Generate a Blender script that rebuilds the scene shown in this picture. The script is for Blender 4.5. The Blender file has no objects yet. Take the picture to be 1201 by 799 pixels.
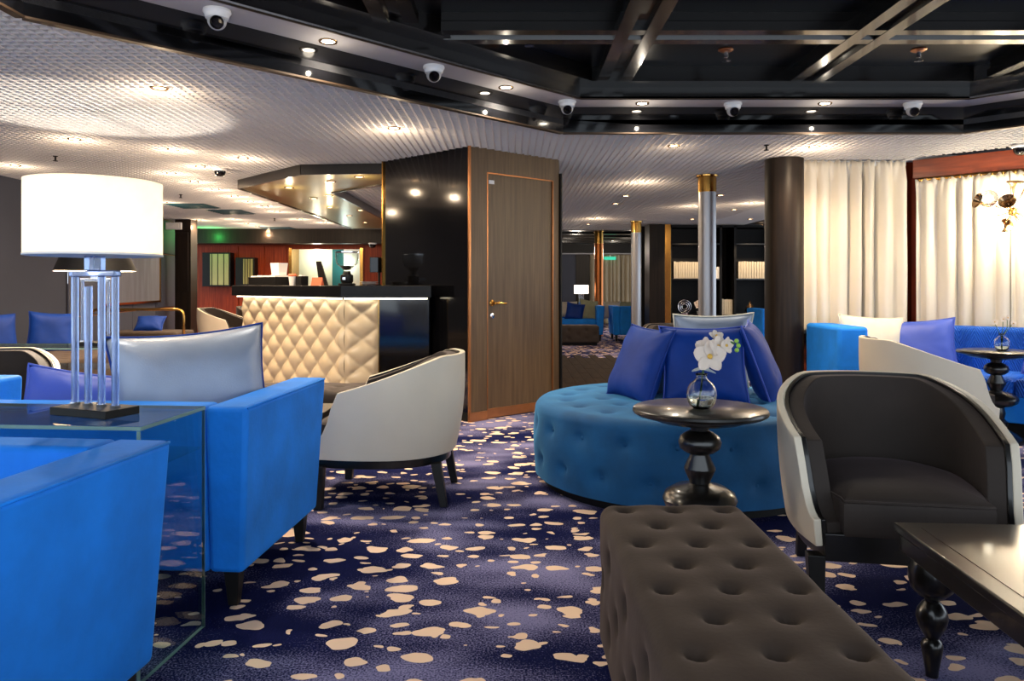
import bpy, bmesh, math, random
import numpy as np
from mathutils import Vector, Matrix, Euler

SC = bpy.context.scene
COL = SC.collection
R = math.radians
PI = math.pi
rnd = random.Random(7)

# ------------------------------------------------------------------ camera, world, exposure
cam_d = bpy.data.cameras.new('camera')
cam = bpy.data.objects.new('camera', cam_d)
COL.objects.link(cam)
cam.location = (0, 0, 1.1)
cam.rotation_euler = (R(90), 0, 0)
cam_d.sensor_width = 36
cam_d.lens = 890 / 1201 * 36
cam_d.shift_y = -64.5 / 1201
cam_d.clip_end = 200
cam_d.clip_start = 0.05
SC.camera = cam

W = bpy.data.worlds.new('world')
SC.world = W
W.use_nodes = True
W.node_tree.nodes['Background'].inputs[0].default_value = (0.80, 0.90, 1.0, 1)
W.node_tree.nodes['Background'].inputs[1].default_value = 1.15

SC.view_settings.view_transform = 'Standard'
SC.view_settings.look = 'None'
SC.view_settings.gamma = 1
SC.view_settings.use_curve_mapping = False
SC.view_settings.exposure = 1.1
SC.cycles.use_denoising = True
SC.cycles.max_bounces = 8
SC.cycles.diffuse_bounces = 4
SC.cycles.glossy_bounces = 4
SC.cycles.transmission_bounces = 8
SC.cycles.transparent_max_bounces = 8
SC.cycles.sample_clamp_indirect = 4
SC.cycles.caustics_reflective = False
SC.cycles.caustics_refractive = False
SC.cycles.use_light_tree = True

WARM = (1.0, 0.74, 0.48)


def light(name, kind, loc, energy, color=WARM, rot=(0, 0, 0), size=0.03, cone=None, blend=0.5, parent=None, sx=None, sy=None):
    d = bpy.data.lights.new(name, kind)
    d.energy = energy
    d.color = color
    if kind == 'AREA':
        d.shape = 'RECTANGLE'
        d.size = sx
        d.size_y = sy
    else:
        d.shadow_soft_size = size
    if kind == 'SPOT':
        d.spot_size = R(cone)
        d.spot_blend = blend
    o = bpy.data.objects.new(name, d)
    COL.objects.link(o)
    if parent:
        o.parent = parent
    o.location = loc
    o.rotation_euler = rot
    return o


# ------------------------------------------------------------------ materials
def srgb(r, g, b):
    f = lambda c: (c / 255 / 12.92) if c / 255 <= 0.04045 else ((c / 255 + 0.055) / 1.055) ** 2.4
    return (f(r), f(g), f(b))


MATS = {}


def mat(name, rgb, rough=0.5, metal=0.0, var=0.10, scale=12.0, stretch=(1, 1, 1), bump=0.0, bscale=None, sheen=0.0,
        coat=0.0, trans=0.0, ior=1.45, emit=None, estr=0.0, spec=0.5, rvar=0.0, detail=4.0, sheen_tint=None, translucent=0.0):
    if name in MATS:
        return MATS[name]
    m = bpy.data.materials.new(name)
    m.use_nodes = True
    nt = m.node_tree
    N, L = nt.nodes, nt.links
    p = N['Principled BSDF']
    c = srgb(*rgb)
    tc = N.new('ShaderNodeTexCoord')
    mp = N.new('ShaderNodeMapping')
    mp.inputs['Scale'].default_value = stretch
    L.new(tc.outputs['Object'], mp.inputs['Vector'])
    nz = N.new('ShaderNodeTexNoise')
    nz.inputs['Scale'].default_value = scale
    nz.inputs['Detail'].default_value = detail
    L.new(mp.outputs[0], nz.inputs['Vector'])
    rp = N.new('ShaderNodeValToRGB')
    rp.color_ramp.elements[0].position = 0.3
    rp.color_ramp.elements[1].position = 0.7
    rp.color_ramp.elements[0].color = (*[x * (1 - var) for x in c], 1)
    rp.color_ramp.elements[1].color = (*[min(1, x * (1 + var)) for x in c], 1)
    L.new(nz.outputs[0], rp.inputs[0])
    L.new(rp.outputs[0], p.inputs['Base Color'])
    p.inputs['Roughness'].default_value = rough
    p.inputs['Metallic'].default_value = metal
    p.inputs['Specular IOR Level'].default_value = spec
    p.inputs['IOR'].default_value = ior
    if rvar:
        mr = N.new('ShaderNodeMapRange')
        mr.inputs['To Min'].default_value = rough - rvar
        mr.inputs['To Max'].default_value = rough + rvar
        L.new(nz.outputs[0], mr.inputs[0])
        L.new(mr.outputs[0], p.inputs['Roughness'])
    if sheen:
        p.inputs['Sheen Weight'].default_value = sheen
        p.inputs['Sheen Roughness'].default_value = 0.35
        t = sheen_tint or tuple(min(1, x ** 0.6) for x in c)
        p.inputs['Sheen Tint'].default_value = (*t, 1)
    if coat:
        p.inputs['Coat Weight'].default_value = coat
        p.inputs['Coat Roughness'].default_value = 0.06
    if trans:
        p.inputs['Transmission Weight'].default_value = trans
    if emit:
        p.inputs['Emission Color'].default_value = (*emit, 1)
        p.inputs['Emission Strength'].default_value = estr
    if bump:
        b = N.new('ShaderNodeBump')
        b.inputs['Strength'].default_value = bump
        b.inputs['Distance'].default_value = 0.01
        n2 = N.new('ShaderNodeTexNoise')
        n2.inputs['Scale'].default_value = bscale or scale * 4
        n2.inputs['Detail'].default_value = 3
        L.new(mp.outputs[0], n2.inputs['Vector'])
        L.new(n2.outputs[0], b.inputs['Height'])
        L.new(b.outputs[0], p.inputs['Normal'])
    if translucent:
        tl = N.new('ShaderNodeBsdfTranslucent')
        L.new(rp.outputs[0], tl.inputs[0])
        mx = N.new('ShaderNodeMixShader')
        mx.inputs[0].default_value = translucent
        L.new(p.outputs[0], mx.inputs[1])
        L.new(tl.outputs[0], mx.inputs[2])
        L.new(mx.outputs[0], N['Material Output'].inputs[0])
    MATS[name] = m
    return m


def pane_mat(name, tint):
    m = bpy.data.materials.new(name)
    m.use_nodes = True
    nt = m.node_tree
    N, L = nt.nodes, nt.links
    N.remove(N['Principled BSDF'])
    fr = N.new('ShaderNodeFresnel')
    ge = N.new('ShaderNodeNewGeometry')
    mi = N.new('ShaderNodeMapRange')
    mi.inputs['To Min'].default_value = 1.45
    mi.inputs['To Max'].default_value = 1 / 1.45
    L.new(ge.outputs['Backfacing'], mi.inputs[0])
    L.new(mi.outputs[0], fr.inputs[0])
    tr = N.new('ShaderNodeBsdfTransparent')
    tc = N.new('ShaderNodeTexCoord')
    nz = N.new('ShaderNodeTexNoise')
    nz.inputs['Scale'].default_value = 3
    L.new(tc.outputs['Object'], nz.inputs['Vector'])
    mx0 = N.new('ShaderNodeMix')
    mx0.data_type = 'RGBA'
    L.new(nz.outputs[0], mx0.inputs[0])
    mx0.inputs[6].default_value = (*tint, 1)
    mx0.inputs[7].default_value = (*[min(1, c * 1.02) for c in tint], 1)
    L.new(mx0.outputs[2], tr.inputs[0])
    gl = N.new('ShaderNodeBsdfGlossy')
    gl.inputs['Roughness'].default_value = 0.02
    mx = N.new('ShaderNodeMixShader')
    L.new(fr.outputs[0], mx.inputs[0])
    L.new(tr.outputs[0], mx.inputs[1])
    L.new(gl.outputs[0], mx.inputs[2])
    L.new(mx.outputs[0], N['Material Output'].inputs[0])
    MATS[name] = m
    return m


def carpet_mat():
    m = bpy.data.materials.new('patterned_carpet')
    m.use_nodes = True
    nt = m.node_tree
    N, L = nt.nodes, nt.links
    p = N['Principled BSDF']
    p.inputs['Roughness'].default_value = 0.95
    p.inputs['Specular IOR Level'].default_value = 0.04
    tc = N.new('ShaderNodeTexCoord')

    def math_(op, a, b=None, c=None):
        n = N.new('ShaderNodeMath')
        n.operation = op
        for i, v in enumerate((a, b, c)):
            if v is None:
                continue
            if isinstance(v, (int, float)):
                n.inputs[i].default_value = v
            else:
                L.new(v, n.inputs[i])
        return n.outputs[0]

    def noise(scale, vec, detail=2.0, rough=0.5):
        n = N.new('ShaderNodeTexNoise')
        n.inputs['Scale'].default_value = scale
        n.inputs['Detail'].default_value = detail
        n.inputs['Roughness'].default_value = rough
        L.new(vec, n.inputs['Vector'])
        return n

    def mapping(sc, loc=(0, 0, 0)):
        n = N.new('ShaderNodeMapping')
        n.inputs['Scale'].default_value = sc
        n.inputs['Location'].default_value = loc
        L.new(tc.outputs['Object'], n.inputs['Vector'])
        return n.outputs[0]

    def mixc(f, a, b):
        n = N.new('ShaderNodeMix')
        n.data_type = 'RGBA'
        L.new(f, n.inputs[0])
        for i, v in ((6, a), (7, b)):
            if isinstance(v, tuple):
                n.inputs[i].default_value = (*v, 1)
            else:
                L.new(v, n.inputs[i])
        return n.outputs[2]

    def spots(scale, sc, loc, tmin, tmax, keep):
        v = mapping(sc, loc)
        wn = noise(9.0, v, 2.0)
        sub = N.new('ShaderNodeVectorMath')
        sub.operation = 'MULTIPLY_ADD'
        L.new(wn.outputs['Color'], sub.inputs[0])
        sub.inputs[1].default_value = (0.10, 0.10, 0)
        L.new(v, sub.inputs[2])
        vo = N.new('ShaderNodeTexVoronoi')
        vo.voronoi_dimensions = '2D'
        vo.inputs['Scale'].default_value = scale
        vo.inputs['Randomness'].default_value = 0.85
        L.new(sub.outputs[0], vo.inputs['Vector'])
        sp = N.new('ShaderNodeSeparateColor')
        L.new(vo.outputs['Color'], sp.inputs[0])
        th = math_('MULTIPLY_ADD', sp.outputs[0], tmax - tmin, tmin)
        on = math_('LESS_THAN', vo.outputs['Distance'], th)
        k = math_('LESS_THAN', sp.outputs[1], keep)
        return math_('MULTIPLY', on, k)

    s1 = spots(8.4, (0.80, 1.12, 1), (0, 0, 0), 0.12, 0.33, 0.72)
    s2 = spots(13.0, (0.8, 1.1, 1), (5.3, 2.1, 0), 0.08, 0.27, 0.35)
    s = math_('MAXIMUM', s1, s2)
    # hazy lilac drifts with a speckled edge
    hv = mapping((0.8, 1.5, 1), (1.7, 0.4, 0))
    h = noise(1.5, hv, 2.0, 0.55)
    speck = noise(160.0, tc.outputs['Object'], 1.0)
    hs = math_('MULTIPLY_ADD', speck.outputs[0], 0.55, -0.275)
    hh = math_('ADD', h.outputs[0], hs)
    mr = N.new('ShaderNodeMapRange')
    mr.inputs['From Min'].default_value = 0.47
    mr.inputs['From Max'].default_value = 0.66
    L.new(hh, mr.inputs[0])
    loom = noise(60.0, mapping((4, 0.4, 1)), 2.0)
    navy = mixc(loom.outputs[0], srgb(12, 16, 48), srgb(24, 30, 80))
    base = mixc(mr.outputs[0], navy, srgb(132, 130, 172))
    fin = mixc(s, base, srgb(246, 214, 186))
    L.new(fin, p.inputs['Base Color'])
    b = N.new('ShaderNodeBump')
    b.inputs['Strength'].default_value = 0.35
    b.inputs['Distance'].default_value = 0.004
    fn = noise(350.0, tc.outputs['Object'], 1.0)
    L.new(math_('ADD', fn.outputs[0], math_('MULTIPLY', s, 0.5)), b.inputs['Height'])
    L.new(b.outputs[0], p.inputs['Normal'])
    return m


def wood_mat(name, c0, c1, rough, scale=3.0, stretch=(14, 14, 0.7), coat=0.0, bump=0.0):
    m = mat(name, c0, rough, var=0.0, scale=scale, stretch=stretch, coat=coat, detail=6, bump=bump)
    r = [n for n in m.node_tree.nodes if n.type == 'VALTORGB'][0]
    r.color_ramp.elements[0].color = (*srgb(*c0), 1)
    r.color_ramp.elements[1].color = (*srgb(*c1), 1)
    return m


def chevron_mat():
    m = mat('quilted_blue_fabric', (14, 92, 206), 0.7, sheen=0.15, var=0.12)
    nt = m.node_tree
    N, L = nt.nodes, nt.links
    p = N['Principled BSDF']
    tc = N.new('ShaderNodeTexCoord')
    sp = N.new('ShaderNodeSeparateXYZ')
    L.new(tc.outputs['Object'], sp.inputs[0])

    def math_(op, a, b=None):
        n = N.new('ShaderNodeMath')
        n.operation = op
        for i, v in enumerate((a, b)):
            if v is None:
                continue
            if isinstance(v, (int, float)):
                n.inputs[i].default_value = v
            else:
                L.new(v, n.inputs[i])
        return n.outputs[0]
    pp = math_('PINGPONG', sp.outputs[0], 0.11)
    d = math_('ADD', math_('MULTIPLY', pp, 2.4), sp.outputs[2])
    wv = math_('PINGPONG', math_('ADD', d, sp.outputs[1]), 0.02)
    b = N.new('ShaderNodeBump')
    b.inputs['Strength'].default_value = 1.0
    b.inputs['Distance'].default_value = 0.35
    L.new(wv, b.inputs['Height'])
    L.new(b.outputs[0], p.inputs['Normal'])
    return m


M_carpet = carpet_mat()
M_velvet = mat('azure_velvet', (0, 122, 226), 0.75, var=0.18, scale=5, sheen=0.35, bump=0.12, bscale=60, sheen_tint=srgb(60, 160, 255))
M_teal = mat('teal_velvet', (8, 80, 130), 0.8, var=0.2, scale=6, sheen=0.5, bump=0.08, bscale=70, sheen_tint=srgb(90, 180, 230))
M_brown = mat('brown_velvet', (54, 41, 32), 0.8, var=0.14, scale=5, sheen=0.3, bump=0.06, bscale=80, sheen_tint=srgb(150, 128, 116))
M_chairin = mat('espresso_velvet', (44, 35, 30), 0.75, var=0.15, scale=6, sheen=0.35, bump=0.05, bscale=80, sheen_tint=srgb(120, 105, 110))
M_cream = mat('cream_leather', (218, 206, 186), 0.42, var=0.04, scale=4, bump=0.05, bscale=160)
M_royal = mat('royal_blue_satin', (4, 50, 132), 0.6, var=0.15, scale=5, spec=0.3, sheen=0.1, bump=0.05, bscale=50, sheen_tint=srgb(60, 110, 250))
M_silver = mat('silver_blue_fabric', (150, 160, 178), 0.4, metal=0.2, var=0.06, scale=7, bump=0.12, bscale=220)
M_creamfab = mat('cream_fabric', (222, 214, 194), 0.8, var=0.06)
M_lav = mat('violet_blue_satin', (58, 82, 178), 0.5, var=0.15, scale=3, sheen=0.3)
M_sage = mat('sage_fabric', (168, 168, 130), 0.8)
M_black = mat('black_lacquered_wood', (16, 14, 13), 0.28, var=0.25, scale=9, coat=0.35)
M_blackmatte = mat('black_leg_wood', (14, 12, 11), 0.45, var=0.2)
M_gloss = mat('black_gloss_panel', (9, 9, 11), 0.10, var=0.3, scale=2.0, coat=0.5, bump=0.012, bscale=4)
M_coffer = mat('coffer_panel_lacquer', (13, 15, 19), 0.30, var=0.2, scale=3)
M_beam = mat('coffer_beam_lacquer', (20, 18, 17), 0.22, var=0.25, scale=5, coat=0.3)
M_grid = mat('white_grid_paint', (204, 203, 205), 0.75, var=0.03, spec=0.2)
M_gridback = mat('grey_grid_backing', (92, 92, 96), 0.9, var=0.06, spec=0.1)
M_ledge = mat('white_ledge_paint', (176, 172, 174), 0.6, var=0.02)
M_copper = mat('copper_trim', (176, 120, 78), 0.3, metal=0.8, var=0.08)
M_edge = mat('dark_bronze_edge', (52, 38, 26), 0.5, metal=0.5, var=0.1)
M_counter = mat('black_counter_stone', (10, 10, 11), 0.35, var=0.3, spec=0.25)
M_brass = mat('polished_brass', (196, 150, 78), 0.2, metal=1.0, var=0.1)
M_copcol = mat('copper_column', (196, 116, 62), 0.3, metal=0.85, var=0.12, scale=4)
M_steel = mat('brushed_steel', (168, 168, 172), 0.38, metal=0.75, var=0.06, scale=30, stretch=(1, 1, 0.05))
M_chrome = mat('polished_chrome', (214, 216, 222), 0.12, metal=1.0, var=0.03)
M_nickel = mat('champagne_metal', (186, 150, 110), 0.18, metal=0.9, var=0.1)
M_glass = mat('clear_glass', (244, 250, 250), 0.02, trans=1.0, var=0.0, ior=1.45)
M_tblglass = pane_mat('table_glass', (0.88, 0.95, 0.93))
M_glassedge = mat('green_glass_edge', (150, 186, 176), 0.15, var=0.05, trans=0.4)
M_hopper = pane_mat('clear_hopper_plastic', (0.93, 0.94, 0.93))
M_crystal = mat('crystal_rod', (168, 196, 255), 0.05, trans=0.72, var=0.05, ior=1.5)
M_doorwood = wood_mat('brown_oak_veneer', (76, 58, 40), (100, 80, 56), 0.42, coat=0.0)
M_redwood = wood_mat('red_mahogany', (104, 42, 22), (146, 68, 38), 0.3, stretch=(1.2, 1.2, 12), coat=0.3)
M_redwoodv = wood_mat('red_mahogany_panel', (104, 32, 12), (150, 58, 24), 0.4)
M_redwoodv.node_tree.nodes['Principled BSDF'].inputs['Specular IOR Level'].default_value = 0.2
M_plank = wood_mat('brown_floor_plank', (30, 21, 15), (48, 35, 26), 0.85, scale=2, stretch=(12, 1, 4))
M_plank.node_tree.nodes['Principled BSDF'].inputs['Specular IOR Level'].default_value = 0.12
M_barleather = mat('bar_front_leather', (168, 152, 126), 0.4, var=0.04, scale=4, bump=0.04, bscale=160)
M_darkwood = wood_mat('dark_bronze_wood', (24, 18, 14), (38, 29, 22), 0.42, coat=0.0)
M_darkwood.node_tree.nodes['Principled BSDF'].inputs['Specular IOR Level'].default_value = 0.25
M_greywall = mat('charcoal_wall_paint', (48, 53, 68), 0.7, var=0.06, scale=2)
M_bluewall = mat('slate_blue_panel', (58, 62, 78), 0.6, var=0.06, scale=2)
M_dark = mat('near_black_joinery', (8, 7, 7), 0.5, var=0.2, spec=0.3)
M_goldmirror = mat('olive_bronze_mirror', (150, 140, 88), 0.32, metal=0.35, var=0.12, scale=1.5)
M_curtain = mat('cream_satin_curtain', (240, 232, 216), 0.27, var=0.04, scale=2, translucent=0.18)
M_curtaing = mat('greige_curtain', (176, 162, 136), 0.6, var=0.08, scale=2)
M_white = mat('white_plastic', (226, 226, 226), 0.35, var=0.02)
M_camgrey = mat('grey_camera_plastic', (176, 176, 178), 0.35, var=0.02)
M_lensb = mat('black_lens', (6, 6, 8), 0.08, var=0.0)
M_shade = mat('white_lamp_shade', (250, 242, 228), 0.8, var=0.02, scale=30, translucent=0.55)
M_blackshade = mat('black_lamp_shade', (16, 14, 13), 0.6, var=0.1)
M_gold_in = mat('pale_shade_lining', (236, 220, 190), 0.6, var=0.03)
M_teals = mat('dark_teal_grille', (6, 64, 80), 0.5, var=0.1)
M_book = mat('cream_book_cover', (214, 202, 176), 0.7, var=0.12, scale=6)
M_paper = mat('white_paper', (236, 234, 230), 0.8, var=0.02)
M_petal = mat('white_petal', (244, 232, 220), 0.6, var=0.05, translucent=0.3)
M_yellow = mat('yellow_flower_heart', (226, 180, 80), 0.6)
M_green = mat('green_stem', (70, 110, 52), 0.6, var=0.15)
M_bud = mat('green_bud', (150, 196, 80), 0.5, var=0.1)
M_leafb = mat('pale_leaf', (186, 206, 222), 0.6, var=0.1, translucent=0.3)
M_mirror = mat('silver_mirror', (200, 204, 206), 0.05, metal=1.0, var=0.02)
M_art = mat('grey_canvas', (98, 100, 112), 0.6, var=0.25, scale=2.5, stretch=(3, 3, 0.5))
M_bean = mat('coffee_beans', (44, 26, 16), 0.5, var=0.4, scale=60)
M_orange = mat('orange_card', (216, 104, 66), 0.6)
M_quilt = chevron_mat()
M_lens = mat('lit_lamp_lens', (255, 230, 190), 0.4, var=0.0, emit=(1.0, 0.62, 0.32), estr=7)
M_lenscool = mat('lit_white_lamp_lens', (255, 245, 225), 0.4, var=0.0, emit=(1.0, 0.90, 0.72), estr=26)
M_led = mat('lit_led_strip', (255, 240, 200), 0.5, var=0.0, emit=(1.0, 0.86, 0.58), estr=2.2)
M_globe = mat('lit_globe_glass', (255, 244, 224), 0.2, var=0.0, emit=(1.0, 0.86, 0.64), estr=7)
M_shadelit = mat('lit_far_shade', (255, 240, 220), 0.7, var=0.0, emit=(1.0, 0.88, 0.72), estr=1.1)
M_exit = mat('lit_green_sign', (20, 150, 110), 0.5, var=0.0, emit=(0.02, 0.35, 0.22), estr=0.8)
M_pane = mat('pale_mirror_stand_in', (214, 220, 196), 0.6, var=0.08, scale=2)  # pale tone in place of a mirror's bright reflections
M_tealpane = mat('teal_glass_door', (38, 98, 100), 0.2, var=0.15, scale=2)


# ------------------------------------------------------------------ mesh builder
class MB:
    def __init__(s):
        s.v = []
        s.f = []

    def add(s, vs, fs):
        o = len(s.v)
        s.v += [tuple(map(float, v)) for v in vs]
        s.f += [tuple(o + i for i in f) for f in fs]
        return s

    def box(s, x0, x1, y0, y1, z0, z1):
        vs = [(x, y, z) for z in (z0, z1) for y in (y0, y1) for x in (x0, x1)]
        return s.add(vs, [(0, 2, 3, 1), (4, 5, 7, 6), (0, 1, 5, 4), (2, 6, 7, 3), (0, 4, 6, 2), (1, 3, 7, 5)])

    def frustum(s, b, zb, t, zt):
        """b, t = (x0,x1,y0,y1) rectangles at zb and zt"""
        vs = [(b[0], b[2], zb), (b[1], b[2], zb), (b[1], b[3], zb), (b[0], b[3], zb),
              (t[0], t[2], zt), (t[1], t[2], zt), (t[1], t[3], zt), (t[0], t[3], zt)]
        return s.add(vs, [(3, 2, 1, 0), (4, 5, 6, 7), (0, 1, 5, 4), (1, 2, 6, 5), (2, 3, 7, 6), (3, 0, 4, 7)])

    def prism(s, poly, z0, z1):
        n = len(poly)
        if sum(poly[i][0] * poly[(i + 1) % n][1] - poly[(i + 1) % n][0] * poly[i][1] for i in range(n)) < 0:
            poly = poly[::-1]
        vs = [(x, y, z0) for x, y in poly] + [(x, y, z1) for x, y in poly]
        fs = [tuple(range(n - 1, -1, -1)), tuple(range(n, 2 * n))]
        fs += [(i, (i + 1) % n, n + (i + 1) % n, n + i) for i in range(n)]
        return s.add(vs, fs)

    def lathe(s, prof, n=32, c=(0, 0, 0), m=None):
        vs, fs = [], []
        k = len(prof)
        for i in range(n):
            a = 2 * PI * i / n
            for r, z in prof:
                vs.append((c[0] + r * math.cos(a), c[1] + r * math.sin(a), c[2] + z))
        for i in range(n):
            j = (i + 1) % n
            for q in range(k - 1):
                fs.append((i * k + q, j * k + q, j * k + q + 1, i * k + q + 1))
        if prof[0][0] > 1e-6:
            fs.append(tuple(i * k for i in range(n))[::-1])
        if prof[-1][0] > 1e-6:
            fs.append(tuple(i * k + k - 1 for i in range(n)))
        if m is not None:
            vs = [tuple(m @ Vector(v)) for v in vs]
        return s.add(vs, fs)

    def tube(s, pts, r, n=8, closed=False):
        pts = [Vector(p) for p in pts]
        m = len(pts)
        vs, fs = [], []
        up = None
        for i, p in enumerate(pts):
            if closed:
                t = pts[(i + 1) % m] - pts[i - 1]
            else:
                t = pts[min(i + 1, m - 1)] - pts[max(i - 1, 0)]
            t.normalize()
            if up is None:
                up = Vector((0, 0, 1)) if abs(t.z) < 0.9 else Vector((1, 0, 0))
            a = t.cross(up)
            if a.length < 1e-6:
                a = t.orthogonal()
            a.normalize()
            b = a.cross(t).normalized()
            up = b
            rr = r[i] if isinstance(r, (list, tuple)) else r
            for q in range(n):
                w = 2 * PI * q / n
                vs.append(p + a * (rr * math.cos(w)) + b * (rr * math.sin(w)))
        for i in range(m if closed else m - 1):
            j = (i + 1) % m
            for q in range(n):
                w = (q + 1) % n
                fs.append((i * n + q, i * n + w, j * n + w, j * n + q))
        if not closed:
            fs.append(tuple(range(n - 1, -1, -1))[::-1])
            fs.append(tuple((m - 1) * n + q for q in range(n))[::-1])
        return s.add(vs, fs)

    def grid(s, P, closed_u=False):
        """P[i][j] -> point"""
        nu, nv = len(P), len(P[0])
        vs = [p for row in P for p in row]
        fs = []
        for i in range(nu if closed_u else nu - 1):
            k = (i + 1) % nu
            for j in range(nv - 1):
                fs.append((i * nv + j, k * nv + j, k * nv + j + 1, i * nv + j + 1))
        return s.add(vs, fs)

    def sphere(s, c, r, n=16, sz=1.0):
        prof = [(0, -r * sz)] + [(r * math.sin(PI * i / 10), -r * sz * math.cos(PI * i / 10)) for i in range(1, 10)] + [(0, r * sz)]
        return s.lathe(prof, n, c)

    def mesh(s, name, smooth=35):
        me = bpy.data.meshes.new(name)
        me.from_pydata(s.v, [], s.f)
        bm = bmesh.new()
        bm.from_mesh(me)
        bmesh.ops.remove_doubles(bm, verts=bm.verts, dist=1e-5)
        bmesh.ops.recalc_face_normals(bm, faces=bm.faces)
        bm.to_mesh(me)
        bm.free()
        me.polygons.foreach_set('use_smooth', [True] * len(me.polygons))
        if smooth < 180:
            me.set_sharp_from_angle(angle=R(smooth))
        return me

    def build(s, name, m, parent=None, loc=(0, 0, 0), rot=(0, 0, 0), smooth=35, bevel=0, solid=0):
        return put(name, s.mesh(name, smooth), m, parent, loc, rot, bevel, solid)


def put(name, me, m, parent=None, loc=(0, 0, 0), rot=(0, 0, 0), bevel=0, solid=0):
    if not me.materials:
        me.materials.append(m)
    o = bpy.data.objects.new(name, me)
    COL.objects.link(o)
    if parent:
        o.parent = parent
    o.location = loc
    o.rotation_euler = rot
    if bevel:
        b = o.modifiers.new('edge', 'BEVEL')
        b.width = bevel
        b.segments = 3
        b.limit_method = 'ANGLE'
        b.angle_limit = R(40)
    if solid:
        b = o.modifiers.new('thick', 'SOLIDIFY')
        b.thickness = solid
    return o


def tag(o, label=None, cat=None, group=None, kind=None):
    if label:
        o['label'] = label
    if cat:
        o['category'] = cat
    if group:
        o['group'] = group
    if kind:
        o['kind'] = kind
    return o


def thing(name, label, cat, loc=(0, 0, 0), rz=0.0, group=None, rot=None, kind=None):
    o = bpy.data.objects.new(name, None)
    o.empty_display_size = 0.05
    COL.objects.link(o)
    o.location = loc
    o.rotation_euler = rot or (0, 0, rz)
    return tag(o, label, cat, group, kind)


def struct(name, loc=(0, 0, 0), label=None, rz=0):
    o = bpy.data.objects.new(name, None)
    COL.objects.link(o)
    o.location = loc
    o.rotation_euler = (0, 0, rz)
    o['kind'] = 'structure'
    if label:
        o['label'] = label
    return o


def structm(o, label=None):
    o['kind'] = 'structure'
    if label:
        o['label'] = label
    return o


def kids(o):
    return [c for c in o.children]


def dup(root, loc=None, rot=None, label=None, parent=None):
    c = root.copy()
    COL.objects.link(c)
    if parent is not None:
        c.parent = parent
    if loc is not None:
        c.location = loc
    if rot is not None:
        c.rotation_euler = rot
    if label:
        c['label'] = label
    for ch in kids(root):
        if ch.type == 'LIGHT':
            continue
        dup(ch, parent=c)
    return c


def offset_poly(poly, d):
    """inward offset of a convex CCW polygon"""
    n = len(poly)
    out = []
    for i in range(n):
        p0, p1, p2 = (Vector(poly[i - 1]), Vector(poly[i]), Vector(poly[(i + 1) % n]))
        e1, e2 = (p1 - p0).normalized(), (p2 - p1).normalized()
        n1, n2 = Vector((-e1.y, e1.x)), Vector((-e2.y, e2.x))
        b = (n1 + n2)
        b = b / (1 + n1.dot(n2))
        out.append(tuple(p1 + b * d))
    return out


ORD = ['first', 'second', 'third', 'fourth', 'fifth', 'sixth', 'seventh', 'eighth', 'ninth', 'tenth', 'eleventh', 'twelfth', 'thirteenth',
       'fourteenth', 'fifteenth', 'sixteenth', 'seventeenth', 'eighteenth', 'nineteenth', 'twentieth']

# ================================================================== SETTING
CZ = 2.22        # underside of the grid ceiling
OCT = [(-2.0, -0.6), (5.6, -0.6), (5.6, 3.14), (3.26, 5.48), (0.37, 5.48), (-2.0, 3.11)]   # coffered recess, CCW

# ---- floor
fl = MB()
fl.box(-9, 9, -2.5, 24, -0.1, 0)
floor = structm(fl.build('floor', M_carpet), 'navy patterned carpet with cream flecks and lilac drifts')

# brown plank walkway between the lounges
pk = MB().box(-0.058, 0.058, -0.5, 0.5, 0, 0.008).mesh('plank')
i = 0
for a in range(17):
    for b in range(4):
        x = 0.30 + a * 0.119 + 0.0
        y = 8.45 + b * 1.003 - (0.5 if a % 2 else 0)
        o = put('plank', pk, M_plank, floor, (x, y, 0.0005 + (i % 3) * 0.0006), (0, 0, 0))
        i += 1

# ---- grid ceiling: backing slabs, lengthwise slats, crosswise slats
ceiling = struct('ceiling', label='white open grid ceiling of thin crossing slats')
bk = MB()
bk.box(-7.2, -2.0, -0.6, 15.4, 2.262, 2.30)
bk.prism([(-2.0, 3.11), (0.37, 5.48), (3.26, 5.48), (5.6, 3.14), (7, 3.14), (7, 15.4), (-2.0, 15.4)], 2.262, 2.30)
bk.build('backing', M_gridback, ceiling, smooth=20)
unit = MB().box(-0.5, 0.5, -0.5, 0.5, 0, 1).mesh('slat')
unit.materials.append(M_grid)
STEP = 0.055


def slat(x0, x1, y0, y1):
    o = bpy.data.objects.new('ceiling_slat', unit)
    COL.objects.link(o)
    o.parent = ceiling
    o.location = ((x0 + x1) / 2, (y0 + y1) / 2, CZ)
    o.scale = (x1 - x0, y1 - y0, 0.045)


x = -6.3
while x < 4.3:
    if x < -2.0:
        y0 = 2.2
    elif x < 0.37:
        y0 = 3.11 + (x + 2.0)
    elif x < 3.26:
        y0 = 5.48
    else:
        y0 = 5.48 - (x - 3.26)
    y1 = 15.38 if x < 3.5 else min(15.38, 10.2 - x)
    slat(x - 0.0055, x + 0.0055, y0 + 0.01, y1)
    x += STEP
y = 2.6
while y < 15.3:
    x0 = -6.3
    if y < 3.11:
        x1 = -2.0
    elif y < 5.48:
        x1 = -2.0 + (y - 3.11)
        if y > 4.3:      # the corner right of the recess
            slat(3.26 + (5.48 - y) + 0.01, min(6.5, 10.2 - y), y - 0.004, y + 0.004)
    else:
        x1 = min(10.2 - y, 4.3) if y < 6.75 else 4.3
    slat(x0, x1 - 0.01, y - 0.004, y + 0.004)
    y += STEP

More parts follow.
